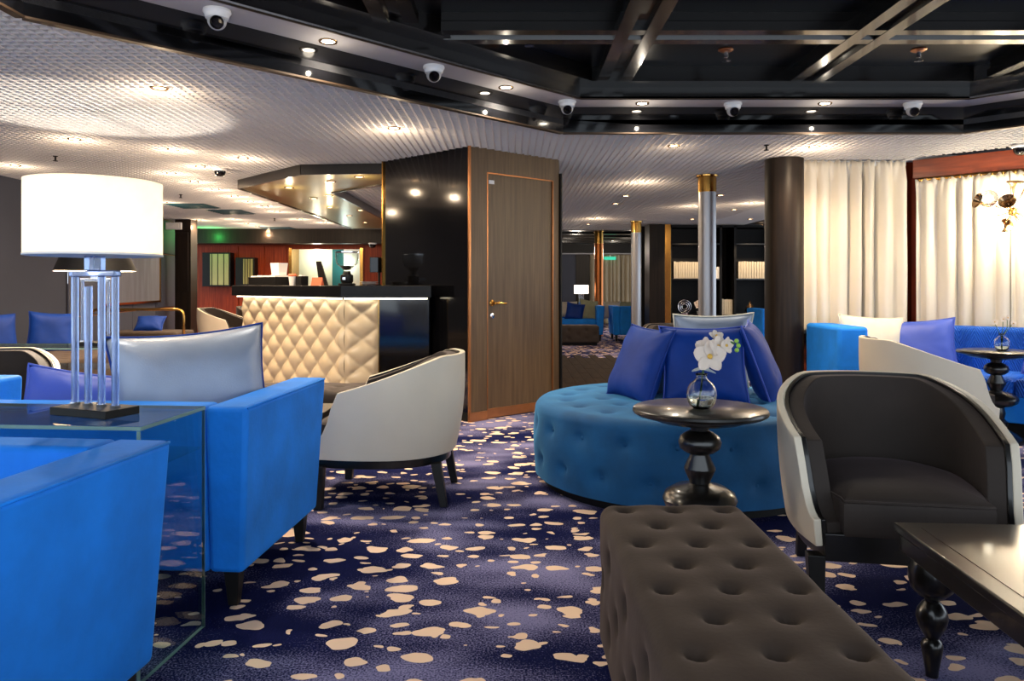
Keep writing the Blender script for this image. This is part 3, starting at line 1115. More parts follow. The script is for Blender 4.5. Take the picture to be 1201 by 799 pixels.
def ribbon(mb, pts, nr, o_in, o_out, zb, zt, taper, rows=8):
    P = []
    for p, n in zip(pts, nr):
        b, t_ = zb, zt(p)
        col = []
        for k in range(rows + 1):
            z = b + (t_ - b) * k / rows
            q = p + n * (o_out - taper(z, p))
            col.append((q.x, q.y, z))
        for k in range(rows, -1, -1):
            z = b + (t_ - b) * k / rows
            q = p + n * (o_in - taper(z, p))
            col.append((q.x, q.y, z))
        col.append(col[0])
        P.append(col)
    mb.grid(P)
    for c in (P[0], P[-1]):
        m = rows + 1
        mb.add(c[:2 * m], [(k, k + 1, 2 * m - 2 - k, 2 * m - 1 - k) for k in range(m - 1)])
    return mb


def tub_chair(label, loc, rz, group, outer=None, inner=None, first={}):
    outer = outer or M_cream
    inner = inner or M_chairin
    key = (outer.name, inner.name)
    if key in first:
        return dup(first[key], loc=loc, rot=(0, 0, rz), label=label)
    t = thing('tub_chair', label, 'armchair', loc, rz, group)
    w, d = 0.74, 0.72
    pts = horseshoe(w, d, bw=0.045)
    nr = normals(pts)
    zb = 0.245

    def top(p):
        y = p.y
        if y > -0.24:
            k = min(1.0, max(0.0, (y + 0.24) / 0.52))
            return 0.575 + 0.175 * (k ** 1.12 if k < 1 else 1)
        f = (y + 0.36) / 0.12
        f = min(1, max(0, f))
        return 0.335 + 0.24 * f ** 2.2

    def taper(z, p):
        k = max(0.0, (0.62 - z) / 0.38)
        return 0.05 * k * k * (0.35 + 0.65 * min(1, max(0, (p.y + 0.2) / 0.5)))
    ribbon(MB(), pts, nr, -0.026, 0.0, zb, lambda p: top(p), taper).build('outer_shell', outer, t, smooth=50, bevel=0.006)
    ribbon(MB(), pts, nr, -0.042, -0.026, zb, lambda p: top(p) - 0.002, taper).build('frame_band', M_black, t, smooth=50, bevel=0.003)
    ribbon(MB(), pts, nr, -0.098, -0.042, zb, lambda p: top(p) - 0.012, taper).build('inner_lining', inner, t, smooth=60, bevel=0.012)
    # seat cushion
    ip = [p + n * (-0.098 - 0.005) for p, n in zip(pts, nr)]
    ip = [q for q in ip]
    ip[0].y = ip[-1].y = -d / 2 - 0.012
    c = Vector((0, 0.0))
    lv = [(0.97, 0.285), (1.0, 0.30), (1.0, 0.385), (0.985, 0.402), (0.94, 0.414), (0.7, 0.432), (0.35, 0.441)]
    P = []
    for p in ip + [ip[-1] * 0.667 + ip[0] * 0.333, ip[-1] * 0.333 + ip[0] * 0.667, ip[0]]:
        P.append([(c.x + (p.x - c.x) * s, c.y + (p.y - c.y) * s, z) for s, z in lv])
    mb = MB().grid(P)
    m = len(P) - 1
    mb.add([P[i][-1] for i in range(m)] + [(0, 0, 0.443)], [(i, (i + 1) % m, m) for i in range(m)])
    mb.add([P[i][0] for i in range(m)], [tuple(range(m))])
    cu = mb.build('seat_cushion', inner, t, smooth=50)
    loop = [(P[i][3][0] * 1.006, P[i][3][1] * 1.006, 0.4) for i in range(m)]
    MB().tube(loop, 0.005, 6, True).build('piping', inner, cu, smooth=180)
    # seat rail
    rp = [p + n * (-0.03 - 0.045 * (0.35 + 0.65 * min(1, max(0, (p.y + 0.2) / 0.5)))) for p, n in zip(pts, nr)]
    MB().prism([tuple(p) for p in rp], 0.2, 0.252).build('seat_rail', M_black, t, bevel=0.004)
    MB().box(-0.28, 0.28, -0.358, -0.33, 0.2, 0.29).build('front_rail', M_black, t, bevel=0.003)
    for sx in (-1, 1):
        a = MB()
        x1 = sx * 0.305
        x0 = sx * 0.300
        a.frustum((x0 - 0.02, x0 + 0.02, -0.35, -0.31), 0.0, (x1 - 0.028, x1 + 0.028, -0.355, -0.30), 0.215)
        a.build('leg', M_blackmatte, t, bevel=0.003)
        b = MB()
        b.frustum((sx * 0.235 - 0.018, sx * 0.235 + 0.018, 0.262, 0.298), 0.0, (sx * 0.225 - 0.025, sx * 0.225 + 0.025, 0.215, 0.265), 0.215)
        b.build('leg', M_blackmatte, t, bevel=0.003)
    first[key] = t
    return t


# ---------------- loveseat: front is -y
def loveseat(label, loc, rz, w=1.55, d=0.83, h=0.695, m=None, group='azure velvet loveseats', first=[None]):
    m = m or M_velvet
    if first[0] is not None:
        return dup(first[0], loc=loc, rot=(0, 0, rz), label=label)
    t = thing('loveseat', label, 'sofa', loc, rz, group)
    zb = 0.125
    aw, bt = 0.15, 0.12
    for sx in (-1, 1):
        a = MB()
        x1, x0 = sx * w / 2, sx * (w / 2 - aw)
        lo = (min(x1 - sx * 0.03, x0), max(x1 - sx * 0.03, x0), -d / 2 + 0.03, d / 2 - 0.035)
        hi = (min(x1, x0), max(x1, x0), -d / 2, d / 2)
        a.frustum(lo, zb, hi, h)
        ao = a.build('arm', m, t, bevel=0.018)
        e = 0.010
        ox = x1 - sx * e * 0.3
        loop = [(ox, -d / 2 + e, h - e * .6), (ox, d / 2 - e, h - e * .6)]
        MB().tube(loop, 0.004, 6).build('piping', m, ao, smooth=180)
    b = MB()
    b.frustum((-w / 2 + aw, w / 2 - aw, d / 2 - bt - 0.08, d / 2 - 0.035), zb, (-w / 2 + aw, w / 2 - aw, d / 2 - bt, d / 2), h)
    b.build('back', m, t, bevel=0.016)
    MB().box(-w / 2 + aw, w / 2 - aw, -d / 2 + 0.03, d / 2 - bt - 0.07, zb, 0.30).build('seat_base', m, t, bevel=0.01)
    MB().box(-w / 2 + aw + 0.004, w / 2 - aw - 0.004, -d / 2 + 0.015, d / 2 - bt - 0.02, 0.302, 0.44).build('seat_cushion', m, t, bevel=0.04)
    for sx in (-1, 1):
        for sy in (-1, 1):
            x = sx * (w / 2 - 0.085)
            y = sy * (d / 2 - 0.09)
            MB().frustum((x - 0.016, x + 0.016, y - 0.016, y + 0.016), 0, (x - 0.028, x + 0.028, y - 0.028, y + 0.028), zb + 0.01).build('leg', M_blackmatte, t, bevel=0.003)
    first[0] = t
    return t


# ---------------- pedestal table
def pedestal_table(label, loc, first=[None], group='turned black pedestal tables'):
    if first[0] is not None:
        return dup(first[0], loc=loc, label=label)
    t = thing('pedestal_table', label, 'side table', loc, group=group)
    H = 0.642
    MB().lathe([(0, H - 0.026), (0.236, H - 0.026), (0.247, H - 0.02), (0.25, H - 0.012), (0.247, H - 0.004), (0.24, H), (0, H)], 64).build('table_top', M_black, t)
    MB().lathe([(0, H - 0.062), (0.09, H - 0.06), (0.165, H - 0.048), (0.195, H - 0.036), (0.2, H - 0.026), (0, H - 0.026)], 48).build('apron', M_black, t)
    p = [(0.036, H - 0.06), (0.034, H - 0.085), (0.05, H - 0.092), (0.072, H - 0.108), (0.08, H - 0.128), (0.075, H - 0.150), (0.055, H - 0.166), (0.036, H - 0.172), (0.036, H - 0.178),
         (0.058, H - 0.225), (0.058, H - 0.232), (0.040, H - 0.272), (0.038, H - 0.282), (0.05, H - 0.288), (0.095, H - 0.298), (0.128, H - 0.318), (0.138, H - 0.342),
         (0.128, H - 0.368), (0.095, H - 0.388), (0.055, H - 0.396), (0.05, H - 0.402), (0.058, H - 0.44), (0.05, H - 0.48), (0.07, H - 0.50), (0.07, 0.12), (0.06, 0.1),
         (0.075, 0.085), (0.13, 0.06), (0.165, 0.035), (0.172, 0.018), (0.17, 0.0), (0, 0)]
    MB().lathe([(0, H - 0.06)] + p, 40).build('pedestal', M_black, t, smooth=40)
    first[0] = t
    return t


def glass_vase(label, loc, s=1.0, m=None):
    t = thing('vase', label, 'vase', loc)
    pr = [(0, 0), (0.030, 0.0), (0.045, 0.012), (0.053, 0.032), (0.056, 0.052), (0.052, 0.074), (0.042, 0.092), (0.026, 0.105), (0.020, 0.112), (0.020, 0.122), (0.024, 0.130),
          (0.022, 0.130), (0.0175, 0.122), (0.0175, 0.112), (0.024, 0.103), (0.040, 0.089), (0.0495, 0.073), (0.0535, 0.052), (0.0505, 0.033), (0.043, 0.015), (0.029, 0.005), (0, 0.005)]
    MB().lathe([(a * s, b * s) for a, b in pr], 36).build('glass_body', M_glass, t, smooth=180)
    wa = [(0, 0.0055), (0.028, 0.0055), (0.042, 0.016), (0.0495, 0.034), (0.051, 0.040), (0, 0.040)]
    MB().lathe([(a * s, b * s) for a, b in wa], 30).build('water', M_glass, t, smooth=40)
    return t


def petal(mb, c, ax, up, L, wd, curl=0.25):
    ax = Vector(ax).normalized()
    up = Vector(up).normalized()
    sd = ax.cross(up).normalized()
    n, k = 8, 6
    P = []
    for i in range(n + 1):
        u = i / n
        hw = wd * math.sin(PI * min(1, u * 0.86 + 0.10)) ** 0.75
        row = []
        for j in range(k + 1):
            v = -1 + 2 * j / k
            q = Vector(c) + ax * (L * u) + sd * (hw * v) + up * (curl * L * (u * u * 0.5 - 0.35 * (1 - v * v) * u))
            row.append(tuple(q))
        P.append(row)
    mb.grid(P)


def orchid(parent, c, face, s=1.0, petal_m=None):
    """one bloom facing direction face, child of the spray"""
    f = Vector(face).normalized()
    u = Vector((0, 0, 1))
    r = u.cross(f).normalized()
    u2 = f.cross(r).normalized()
    mb = MB()
    for k in range(5):
        a = R(90 + 72 * k)
        ax = r * math.cos(a) + u2 * math.sin(a) + f * 0.15
        petal(mb, Vector(c), ax, f, 0.048 * s, (0.026 if k in (1, 4) else 0.019) * s)
    b = mb.build('bloom', petal_m or M_petal, parent, smooth=180, solid=0.0008)
    MB().sphere(Vector(c) + f * 0.006 * s, 0.008 * s, 12).build('flower_heart', M_yellow, b, smooth=180)
    return b


# ---------------- lamp
def table_lamp(name, label, loc, rz, black=False, group='crystal rod table lamps'):
    t = thing(name, label, 'lamp', loc, rz, group)
    pl_ = MB().box(-0.115, 0.115, -0.06, 0.06, 0, 0.024)
    pl_.build('base_plate', M_dark, t, bevel=0.002)
    s = 0.0080
    for k, xx in enumerate((-0.084, -0.028, 0.028, 0.084)):
        yy = 0.0
        top = 0.415
        o = MB().box(xx - s, xx + s, yy - s, yy + s, 0.024, top if k != 1 else 0.385).build('crystal_rod', M_crystal, t, bevel=0.002)
        MB().box(xx - s - 0.002, xx + s + 0.002, yy - s - 0.002, yy + s + 0.002, 0.024, 0.032).build('ferrule', M_chrome, o)
    MB().box(-0.094, 0.094, -0.014, 0.014, 0.415, 0.432).build('cross_bar', M_crystal, t, bevel=0.003)
    MB().box(-0.021, 0.021, -0.021, 0.021, 0.432, 0.482).build('neck_block', M_crystal, t, bevel=0.003)
    MB().lathe([(0.014, 0.482), (0.014, 0.50), (0.02, 0.503), (0.02, 0.504 if black else 0.52), (0, 0.504 if black else 0.52)], 20).build('lamp_holder', M_chrome, t)
    if not black:
        z0, z1, r0, r1 = 0.476, 0.698, 0.186, 0.186
        sh = MB().lathe([(r0, z0), (r1, z1), (r1 - 0.003, z1), (r0 - 0.003, z0), (r0, z0)], 72)
        sh.f = [f for f in sh.f if len(f) == 4]
        so = sh.build('lamp_shade', M_shade, t)
        MB().lathe([(r0 - 0.004, z0), (r0 + 0.0015, z0), (r0 + 0.0015, z0 + 0.006), (r0 - 0.004, z0 + 0.006)], 72).build('hem', M_paper, so)
        bz = 0.60
    else:
        z0, z1, r0, r1 = 0.48, 0.70, 0.24, 0.15
        sh = MB().lathe([(r0, z0), (r1, z1), (r1 - 0.003, z1), (r0 - 0.003, z0), (r0, z0)], 72)
        sh.f = [f for f in sh.f if len(f) == 4]
        so = sh.build('lamp_shade', M_blackshade, t)
        sh = MB().lathe([(r0 - 0.004, z0 + 0.001), (r1 - 0.004, z1 - 0.001), (r1 - 0.006, z1 - 0.001), (r0 - 0.006, z0 + 0.001), (r0 - 0.004, z0 + 0.001)], 72)
        sh.f = [f for f in sh.f if len(f) == 4]
        sh.build('shade_lining', M_gold_in, so)
        for sx in (-1, 1):
            MB().tube([(sx * 0.12, -0.1, 0.50), (sx * 0.12, -0.1, 0.40)], 0.002, 5).build('pull_chain', M_chrome, t)
        bz = 0.53
    MB().lathe([(0, bz - 0.085), (0.015, bz - 0.08), (0.024, bz - 0.055), (0.022, bz - 0.03), (0, bz - 0.02)], 20).build('bulb', M_globe, t, smooth=180)
    for a in range(3):
        an = R(90 + 120 * a)
        zz = z1 - 0.02
        MB().tube([(0, 0, zz), ((r1 - 0.003) * math.cos(an), (r1 - 0.003) * math.sin(an), zz)], 0.0025, 6).build('shade_spoke', M_chrome, t)
    return t, bz


def curtain(mb, p0, p1, z0, z1, folds, amp=0.035, seed=1, head=0.07):
    rr = random.Random(seed)
    p0, p1 = Vector(p0), Vector(p1)
    d = (p1 - p0)
    L = d.length
    d.normalize()
    n = Vector((-d.y, d.x))
    nu, nv = folds * 12, 26
    fr = [(rr.uniform(0.8, 1.25), rr.uniform(0, 6.28), rr.uniform(0.6, 1.2)) for _ in range(4)]
    P = []
    for i in range(nu + 1):
        u = i / nu
        row = []
        for j in range(nv + 1):
            v = j / nv
            z = z0 + (z1 - z0) * v
            top = max(0.0, (z - (z1 - head * 2.5)) / (head * 2.5))
            a = amp * (1 - 0.6 * top) * (0.75 + 0.5 * math.sin(3.1 * u * folds / 3 + fr[0][1]) * 0.5)
            w = math.sin(2 * PI * folds * u + 0.9 * math.sin(2 * PI * u * 2.3 + fr[1][1]) + 0.35 * (1 - v) * math.sin(5 * u + fr[2][1]))
            w2 = math.sin(2 * PI * folds * 2.6 * u + fr[3][1])
            off = a * (w * (1 - 0.3 * top) + (0.10 + 0.5 * top) * w2)
            off += 0.004 * math.sin(9 * v + 14 * u)
            q = p0 + d * (L * u + 0.012 * math.cos(2 * PI * folds * u) * (1 - top)) + n * off
            zz = z + (0.012 * math.sin(2 * PI * folds * 2.0 * u + 1) if j == nv else 0) + (0.01 * math.sin(9 * u) if j == 0 else 0)
            row.append((q.x, q.y, zz))
        P.append(row)
    return mb.grid(P)

# ================================================================== LEFT LOVESEATS, CONSOLE, LAMP
def rot2(a, x, y):
    a = R(a)
    return (x * math.cos(a) - y * math.sin(a), x * math.sin(a) + y * math.cos(a))


o = rot2(-5.5, 0.775, 0.415)
sofaA = loveseat('azure velvet loveseat nearest the camera, its back against the glass console', (-0.895 - o[0], 2.0 - o[1], 0), R(-5.5))
o = rot2(176, -0.775, 0.415)
sofaB = loveseat('azure velvet loveseat behind the glass console holding a silver cushion', (-0.88 - o[0], 2.525 - o[1], 0), R(176))

t = thing('glass_console', 'clear glass waterfall console table between the azure loveseats, under the white lamp', 'table', (-1.02, 2.085, 0), R(-5), 'glass consoles')
L_ = 1.32
MB().box(-L_, 0, 0, 0.36, 0.70, 0.712).build('glass_top', M_tblglass, t, bevel=0.0015)
MB().box(-0.012, 0, 0, 0.36, 0, 0.6995).build('glass_side', M_tblglass, t, bevel=0.0015)
MB().box(-L_, -L_ + 0.012, 0, 0.36, 0, 0.6995).build('glass_side', M_tblglass, t, bevel=0.0015)
MB().box(-L_ + 0.013, -0.013, 0.01, 0.35, 0.575, 0.583).build('glass_shelf', M_tblglass, t)
for b in ((-L_, 0, -0.002, 0.0, 0.701, 0.711), (-L_, 0, 0.36, 0.362, 0.701, 0.711), (0.0, 0.002, 0, 0.36, 0.701, 0.711),
          (-0.011, -0.001, -0.002, 0.0, 0.0, 0.699), (-0.011, -0.001, 0.36, 0.362, 0.0, 0.699), (-0.012, -0.002, 0, 0.36, -0.0 + 0.0005, 0.003)):
    MB().box(*b).build('polished_edge', M_glassedge, t)
dup(t, loc=(-2.15, 4.72, 0), rot=(0, 0, 0), label='clear glass console table farther back, under the black shaded lamp')

lampA, bz = table_lamp('table_lamp', 'crystal rod table lamp with white drum shade on the glass console', (-1.256, 2.285, 0.7125), R(-22))
light('lamp_bulb', 'POINT', (0, 0, bz), 7.5, (1, 0.86, 0.70), size=0.03, parent=lampA)
lampB, bz = table_lamp('table_lamp', 'table lamp with flared black shade behind the white shaded lamp', (-2.69, 4.9, 0.7125), 0, black=True)
light('lamp_bulb', 'POINT', (0, 0, bz), 60, (1, 0.86, 0.68), size=0.012, parent=lampB)

cushion('cushion', 'large silver blue cushion in the corner of the azure loveseat', (-1.19, 2.90, 0.455), (R(-10), R(-3.5), R(36)), 0.58, 0.50, 0.21, M_silver, cord=M_royal, seed=3)
cushion('cushion', 'violet blue satin cushion lying low behind the crystal lamp', (-1.60, 2.79, 0.43), (R(-14), R(7), R(4)), 0.52, 0.37, 0.16, M_lav, seed=9)

# ================================================================== TUB CHAIRS
G = 'cream tub chairs with dark velvet seats'
tub_chair('cream leather tub chair seen from its side in front of the service door', (-0.61, 4.02, 0), R(-92), G)
tub_chair('cream leather tub chair facing the camera beside the low black table', (1.36, 2.78, 0), R(-10), G)
tub_chair('cream leather tub chair with its back turned, before the quilted blue sofa', (2.72, 5.08, 0), R(84), G)
tub_chair('dark seated tub chair at the far left beside the tufted bench', (-2.78, 3.95, 0), R(28), G)
tub_chair('cream tub chair far back by the red wall, left of the bar', (-4.55, 11.9, 0), R(84), G)
tub_chair('dark brown tub chair far back beside the red wall', (-4.30, 12.9, 0), R(80), 'dark tub chairs', outer=M_brown)
tub_chair('dark brown tub chair half hidden behind the cushions of the round ottoman', (1.52, 6.75, 0), R(10), 'dark tub chairs', outer=M_brown)

# ================================================================== TUFTED BENCHES, COFFEE TABLES
tufted_bench('tufted_bench', 'long dark brown tufted velvet bench in the foreground', (0.475, 1.50, 0), 0, 0.43, 1.58, 0.45, M_brown, nx=3, step=0.145)
tufted_bench('tufted_bench', 'dark tufted velvet bench behind the cream chair at the bar', (-1.35, 4.92, 0), R(90), 0.42, 1.25, 0.45, M_chairin, full=False)
tufted_bench('tufted_bench', 'wide brown tufted daybed along the charcoal left wall', (-4.42, 6.9, 0), 0, 1.05, 2.7, 0.45, M_brown, nx=5, step=0.2, full=False)
tufted_bench('tufted_bench', 'dark tufted bench behind the brass rail', (-4.82, 10.1, 0), R(90), 0.62, 0.95, 0.50, M_brown, nx=3, step=0.2, full=False)
cushion('cushion', 'royal blue cushion on the daybed against the charcoal wall, half outside the view', (-4.86, 7.15, 0.44), (R(-14), R(2), R(62)), 0.42, 0.42, 0.14, M_royal, seed=11)
cushion('cushion', 'royal blue cushion on the daybed, right one of the pair', (-4.60, 7.55, 0.44), (R(-16), R(4), R(28)), 0.42, 0.42, 0.14, M_royal, seed=12)
cushion('cushion', 'blue cushion lying on the bench behind the brass rail', (-4.85, 10.1, 0.50), (R(-52), 0, R(10)), 0.36, 0.30, 0.13, M_royal, seed=13)

t = thing('guard_rail', 'bent brass guard rail in front of the slate blue wall', 'rail', (0, 9.5, 0))
pts = [(-5.27, 0, 0.0), (-5.27, 0, 0.72)] + [(-5.27 + 0.08 * (1 - math.cos(a)), 0, 0.72 + 0.08 * math.sin(a)) for a in (0.4, 0.8, 1.2, 1.57)] + \
      [(-4.19 + 0.08 * math.sin(a), 0, 0.72 + 0.08 * math.cos(a)) for a in (0, 0.4, 0.8, 1.2, 1.57)] + [(-4.11, 0, 0)]
MB().tube(pts, 0.018, 12).build('tube', M_brass, t, smooth=180)
for xx in (-5.27, -4.11):
    MB().lathe([(0, 0), (0.045, 0), (0.045, 0.008), (0.02, 0.014), (0, 0.014)], 20, (xx, 0, 0.0005)).build('foot_plate', M_brass, t)

t = thing('wall_picture', 'large grey framed picture with thin gold edge on the slate wall', 'picture', (-5.2, 8.85, 0), math.atan2(4.75, -0.8))
MB().box(0.96, 3.55, -0.05, -0.021, 0.86, 1.82).build('canvas', M_art, t)
for b in ((0.93, 0.96, 0.83, 1.85), (3.55, 3.58, 0.83, 1.85), (0.96, 3.55, 0.83, 0.86), (0.96, 3.55, 1.82, 1.85)):
    MB().box(b[0], b[1], -0.065, -0.021, b[2], b[3]).build('frame_strip', M_brass, t)


def coffee_table(name, label, loc, rz, w, d, h, group='low black coffee tables'):
    t = thing(name, label, 'coffee table', loc, rz, group)
    MB().box(-w / 2, w / 2, -d / 2, d / 2, h - 0.026, h).build('table_top', M_black, t, bevel=0.005)
    MB().box(-w / 2 + 0.055, w / 2 - 0.055, -d / 2 + 0.055, d / 2 - 0.055, h, h + 0.0012).build('inlaid_panel', M_black, t)
    MB().box(-w / 2 + 0.012, w / 2 - 0.012, -d / 2 + 0.012, d / 2 - 0.012, h - 0.078, h - 0.026).build('apron', M_black, t, bevel=0.003)
    H = h - 0.078
    pr = [(0.030, H), (0.050, H - 0.004), (0.060, H - 0.03), (0.062, H - 0.055), (0.055, H - 0.085), (0.036, H - 0.104), (0.020, H - 0.112), (0.018, H - 0.120), (0.026, H - 0.126), (0.038, H - 0.145),
          (0.042, H - 0.165), (0.036, H - 0.19), (0.024, H - 0.212), (0.017, H - 0.225), (0.024, H - 0.232), (0.029, H - 0.245), (0.026, H - 0.268), (0.018, 0.02), (0.016, 0.0), (0, 0)]
    lm = MB().lathe([(0, H)] + pr, 28).mesh('leg')
    for sx in (-1, 1):
        for sy in (-1, 1):
            put('leg', lm, M_black, t, (sx * (w / 2 - 0.075), sy * (d / 2 - 0.075), 0))
    return t


o = rot2(-4, 0.38, -0.55)
coffee_table('coffee_table', 'low black coffee table with turned legs in the foreground', (1.113 + o[0], 2.217 + o[1], 0), R(-4), 0.76, 1.10, 0.41)
coffee_table('coffee_table', 'low black coffee table between the azure loveseat and the dark bench', (-1.52, 4.15, 0), 0, 1.0, 0.6, 0.41)

# ================================================================== ROUND OTTOMAN AND CUSHIONS
t = thing('round_ottoman', 'big round teal velvet ottoman with buttons and cushions on top', 'ottoman', (0.95, 4.33, 0))
RR, HH = 0.83, 0.455
prof = []
zb = 0.05
for i in range(26):
    prof.append((RR - 0.012 * math.sin(PI * i / 25) * -1 - 0.012, zb + (HH - 0.055 - zb) * i / 25))
for i in range(1, 9):
    a = PI / 2 * i / 8
    prof.append((RR - 0.055 - 0.012 + 0.055 * math.cos(a), HH - 0.055 + 0.055 * math.sin(a)))
for i in range(1, 44):
    prof.append(((RR - 0.067) * (1 - i / 43.5), HH + 0.012 * math.sin(PI * i / 43)))
NA = 220
bts, bn = [], []
NB = 20
for k in range(NB):
    a = 2 * PI * (k + 0.3) / NB
    for q, z in ((0, 0.335), (0.5, 0.16)):
        aa = a + q * 2 * PI / NB
        bts.append((RR * math.cos(aa), RR * math.sin(aa), z))
        bn.append((math.cos(aa), math.sin(aa), 0))
for rr_, nn, ph in ((0.64, 18, 0.2), (0.43, 12, 0.1), (0.22, 6, 0.3)):
    for k in range(nn):
        aa = 2 * PI * (k + ph) / nn
        bts.append((rr_ * math.cos(aa), rr_ * math.sin(aa), HH + 0.006))
        bn.append((0, 0, 1))
P = np.array([[(r_ * math.cos(2 * PI * i / NA), r_ * math.sin(2 * PI * i / NA), z) for r_, z in prof] for i in range(NA)])
side = np.array([[(math.cos(2 * PI * i / NA), math.sin(2 * PI * i / NA), 0) if z < HH - 0.05 else
                  ((0, 0, 1) if r_ < RR - 0.07 else (0.7 * math.cos(2 * PI * i / NA), 0.7 * math.sin(2 * PI * i / NA), 0.7)) for r_, z in prof] for i in range(NA)])
F_ = P.reshape(-1, 3)
D_ = np.linalg.norm(F_[:, None, :] - np.array(bts)[None], axis=2).min(axis=1)
dip = 0.024 * np.exp(-(D_ / 0.030) ** 2) + 0.009 * np.exp(-(D_ / 0.085) ** 2)
P = (F_ - side.reshape(-1, 3) * dip[:, None]).reshape(NA, -1, 3)
MB().grid(P.tolist(), closed_u=True).build('upholstery', M_teal, t, smooth=180)
MB().lathe([(0, 0), (RR - 0.06, 0), (RR - 0.06, zb + 0.02), (0, zb + 0.02)], 64).build('plinth', M_dark, t)
for b, n in zip(bts, bn):
    put_button(M_teal, t, (b[0] - n[0] * 0.034, b[1] - n[1] * 0.034, b[2] - n[2] * 0.026), n)

cz = HH + 0.004
cushion('cushion', 'royal blue cushion facing front in the middle of the round ottoman', (1.065, 4.16, cz), (R(-13), R(0), R(0)), 0.48, 0.44, 0.15, M_royal, cord=M_lav, seed=21, sag=0.15)
cushion('cushion', 'royal blue cushion at the left of the round ottoman, turned sideways', (0.66, 4.33, cz), (R(-22), R(2), R(-66)), 0.44, 0.45, 0.15, M_royal, seed=22, sag=0.2)
cushion('cushion', 'royal blue cushion at the right of the round ottoman beside the dark column', (1.50, 4.36, cz), (R(-20), R(-2), R(68)), 0.46, 0.47, 0.15, M_royal, cord=M_lav, seed=23, sag=0.2)
cushion('cushion', 'silver blue cushion at the back of the round ottoman below the steel column', (1.245, 4.78, cz), (R(13), R(-1), R(2)), 0.50, 0.50, 0.16, M_silver, cord=M_creamfab, seed=24)
cushion('cushion', 'grey silver cushion wedged between the blue cushions on the ottoman', (0.97, 4.50, cz), (R(-6), 0, R(-6)), 0.46, 0.40, 0.10, M_silver, seed=25)

# ================================================================== PEDESTAL TABLES, VASES
pedestal_table('round black pedestal table before the teal ottoman with an orchid vase', (0.705, 2.85, 0))
pedestal_table('round black pedestal table before the quilted blue sofa', (3.42, 5.36, 0))
glass_vase('round clear glass vase holding white orchids on the front pedestal table', (0.707, 2.83, 0.6425), 1.0)
glass_vase('small round glass vase with pale blossom on the farther pedestal table', (3.46, 5.36, 0.6425), 0.9)
t = thing('orchid_spray', 'white orchid spray with green buds standing in the round glass vase', 'flower', (0.707, 2.83, 0.6425))
stem = [(-0.012, 0.0, 0.012), (-0.002, 0.0, 0.07), (0.004, -0.002, 0.13), (0.014, -0.006, 0.19), (0.035, -0.01, 0.235), (0.065, -0.012, 0.255), (0.10, -0.014, 0.252), (0.118, -0.015, 0.24)]
MB().tube(stem, 0.0035, 8).build('stem', M_green, t, smooth=180)
for c, f, s in [((0.022, -0.035, 0.196), (-0.25, -1, 0.15), 1.25), ((0.052, -0.03, 0.232), (0.35, -1, 0.25), 0.85), ((0.012, -0.005, 0.228), (-0.6, -0.8, 0.5), 0.8),
                ((0.085, -0.02, 0.236), (0.5, -1, -0.1), 0.7), ((0.055, 0.0, 0.268), (0.1, -0.6, 0.8), 0.6)]:
    orchid(t, c, f, s)
for c in ((0.125, -0.018, 0.252), (0.132, -0.018, 0.235), (0.126, -0.018, 0.218)):
    MB().sphere(c, 0.0085, 12).build('bud', M_bud, t, smooth=180)
for ax in ((-0.7, -0.4, -0.25), (0.6, -0.5, -0.35), (0.1, -0.9, -0.2), (-0.2, 0.6, -0.3)):
    mb = MB()
    petal(mb, (0.004, -0.004, 0.155), ax, (0, 0, 1), 0.055, 0.016, 0.1)
    mb.build('leaf', M_leafb, t, smooth=180, solid=0.0008)
t = thing('blossom_twig', 'pale blossom twig in the small vase on the farther pedestal table', 'flower', (3.46, 5.36, 0.6425))
for k, (a, b) in enumerate(((-0.06, 0.20), (0.0, 0.22), (0.07, 0.19), (0.03, 0.23))):
    MB().tube([(0, 0, 0.01), (0.004 * k - 0.006, 0, 0.1), (a * 0.6, -0.01 * k, 0.16), (a, -0.012, b)], 0.002, 6).build('twig', M_green, t, smooth=180)
    orchid(t, (a, -0.015, b), (0.3 * k - 0.4, -1, 0.3), 0.5)

# ================================================================== CORNER SOFA, CURTAINS, SCONCE
t = thing('corner_sofa', 'royal blue quilted corner sofa under the cream curtains', 'sofa', (0, 0, 0))
MB().box(2.56, 2.80, 5.95, 6.62, 0.1, 0.775).build('end_arm', M_velvet, t, bevel=0.03)
MB().box(2.81, 3.5, 6.40, 6.62, 0.3, 0.76).build('back_cushion', M_quilt, t, bevel=0.035)
MB().box(2.81, 3.2, 5.95, 6.40, 0.12, 0.30).build('seat_base', M_velvet, t, bevel=0.01)
MB().box(2.81, 3.2, 5.94, 6.40, 0.30, 0.43).build('seat_cushion', M_quilt, t, bevel=0.03)
rz45 = R(-45)
org = (3.42, 6.47, 0)
for k in range(3):
    a = 0.02 + k * 0.84
    MB().box(0, 0.83, 0, 0.2, 0.32, 0.765).build('back_cushion', M_quilt, t, (org[0] + a * 0.7071, org[1] - a * 0.7071, 0), (0, 0, rz45), bevel=0.035)
    mb = MB().box(0, 0.83, -0.62, 0.0, 0.30, 0.43)
    mb.build('seat_cushion', M_quilt, t, (org[0] + a * 0.7071, org[1] - a * 0.7071, 0), (0, 0, rz45), bevel=0.03)
MB().box(0.0, 2.54, -0.60, 0.2, 0.11, 0.30).build('seat_base', M_velvet, t, org, (0, 0, rz45), bevel=0.01)
MB().box(0.05, 2.54, -0.54, 0.18, 0.0, 0.11).build('plinth', M_dark, t, org, (0, 0, rz45))
MB().box(2.62, 3.2, 6.0, 6.58, 0, 0.1).build('plinth', M_dark, t)
G = 'cushions on the corner sofa'
cushion('cushion', 'cream cushion on the corner sofa beside the blue end arm', (2.98, 6.29, 0.43), (R(-12), R(3), R(-8)), 0.52, 0.44, 0.15, M_creamfab, group=G, seed=31)
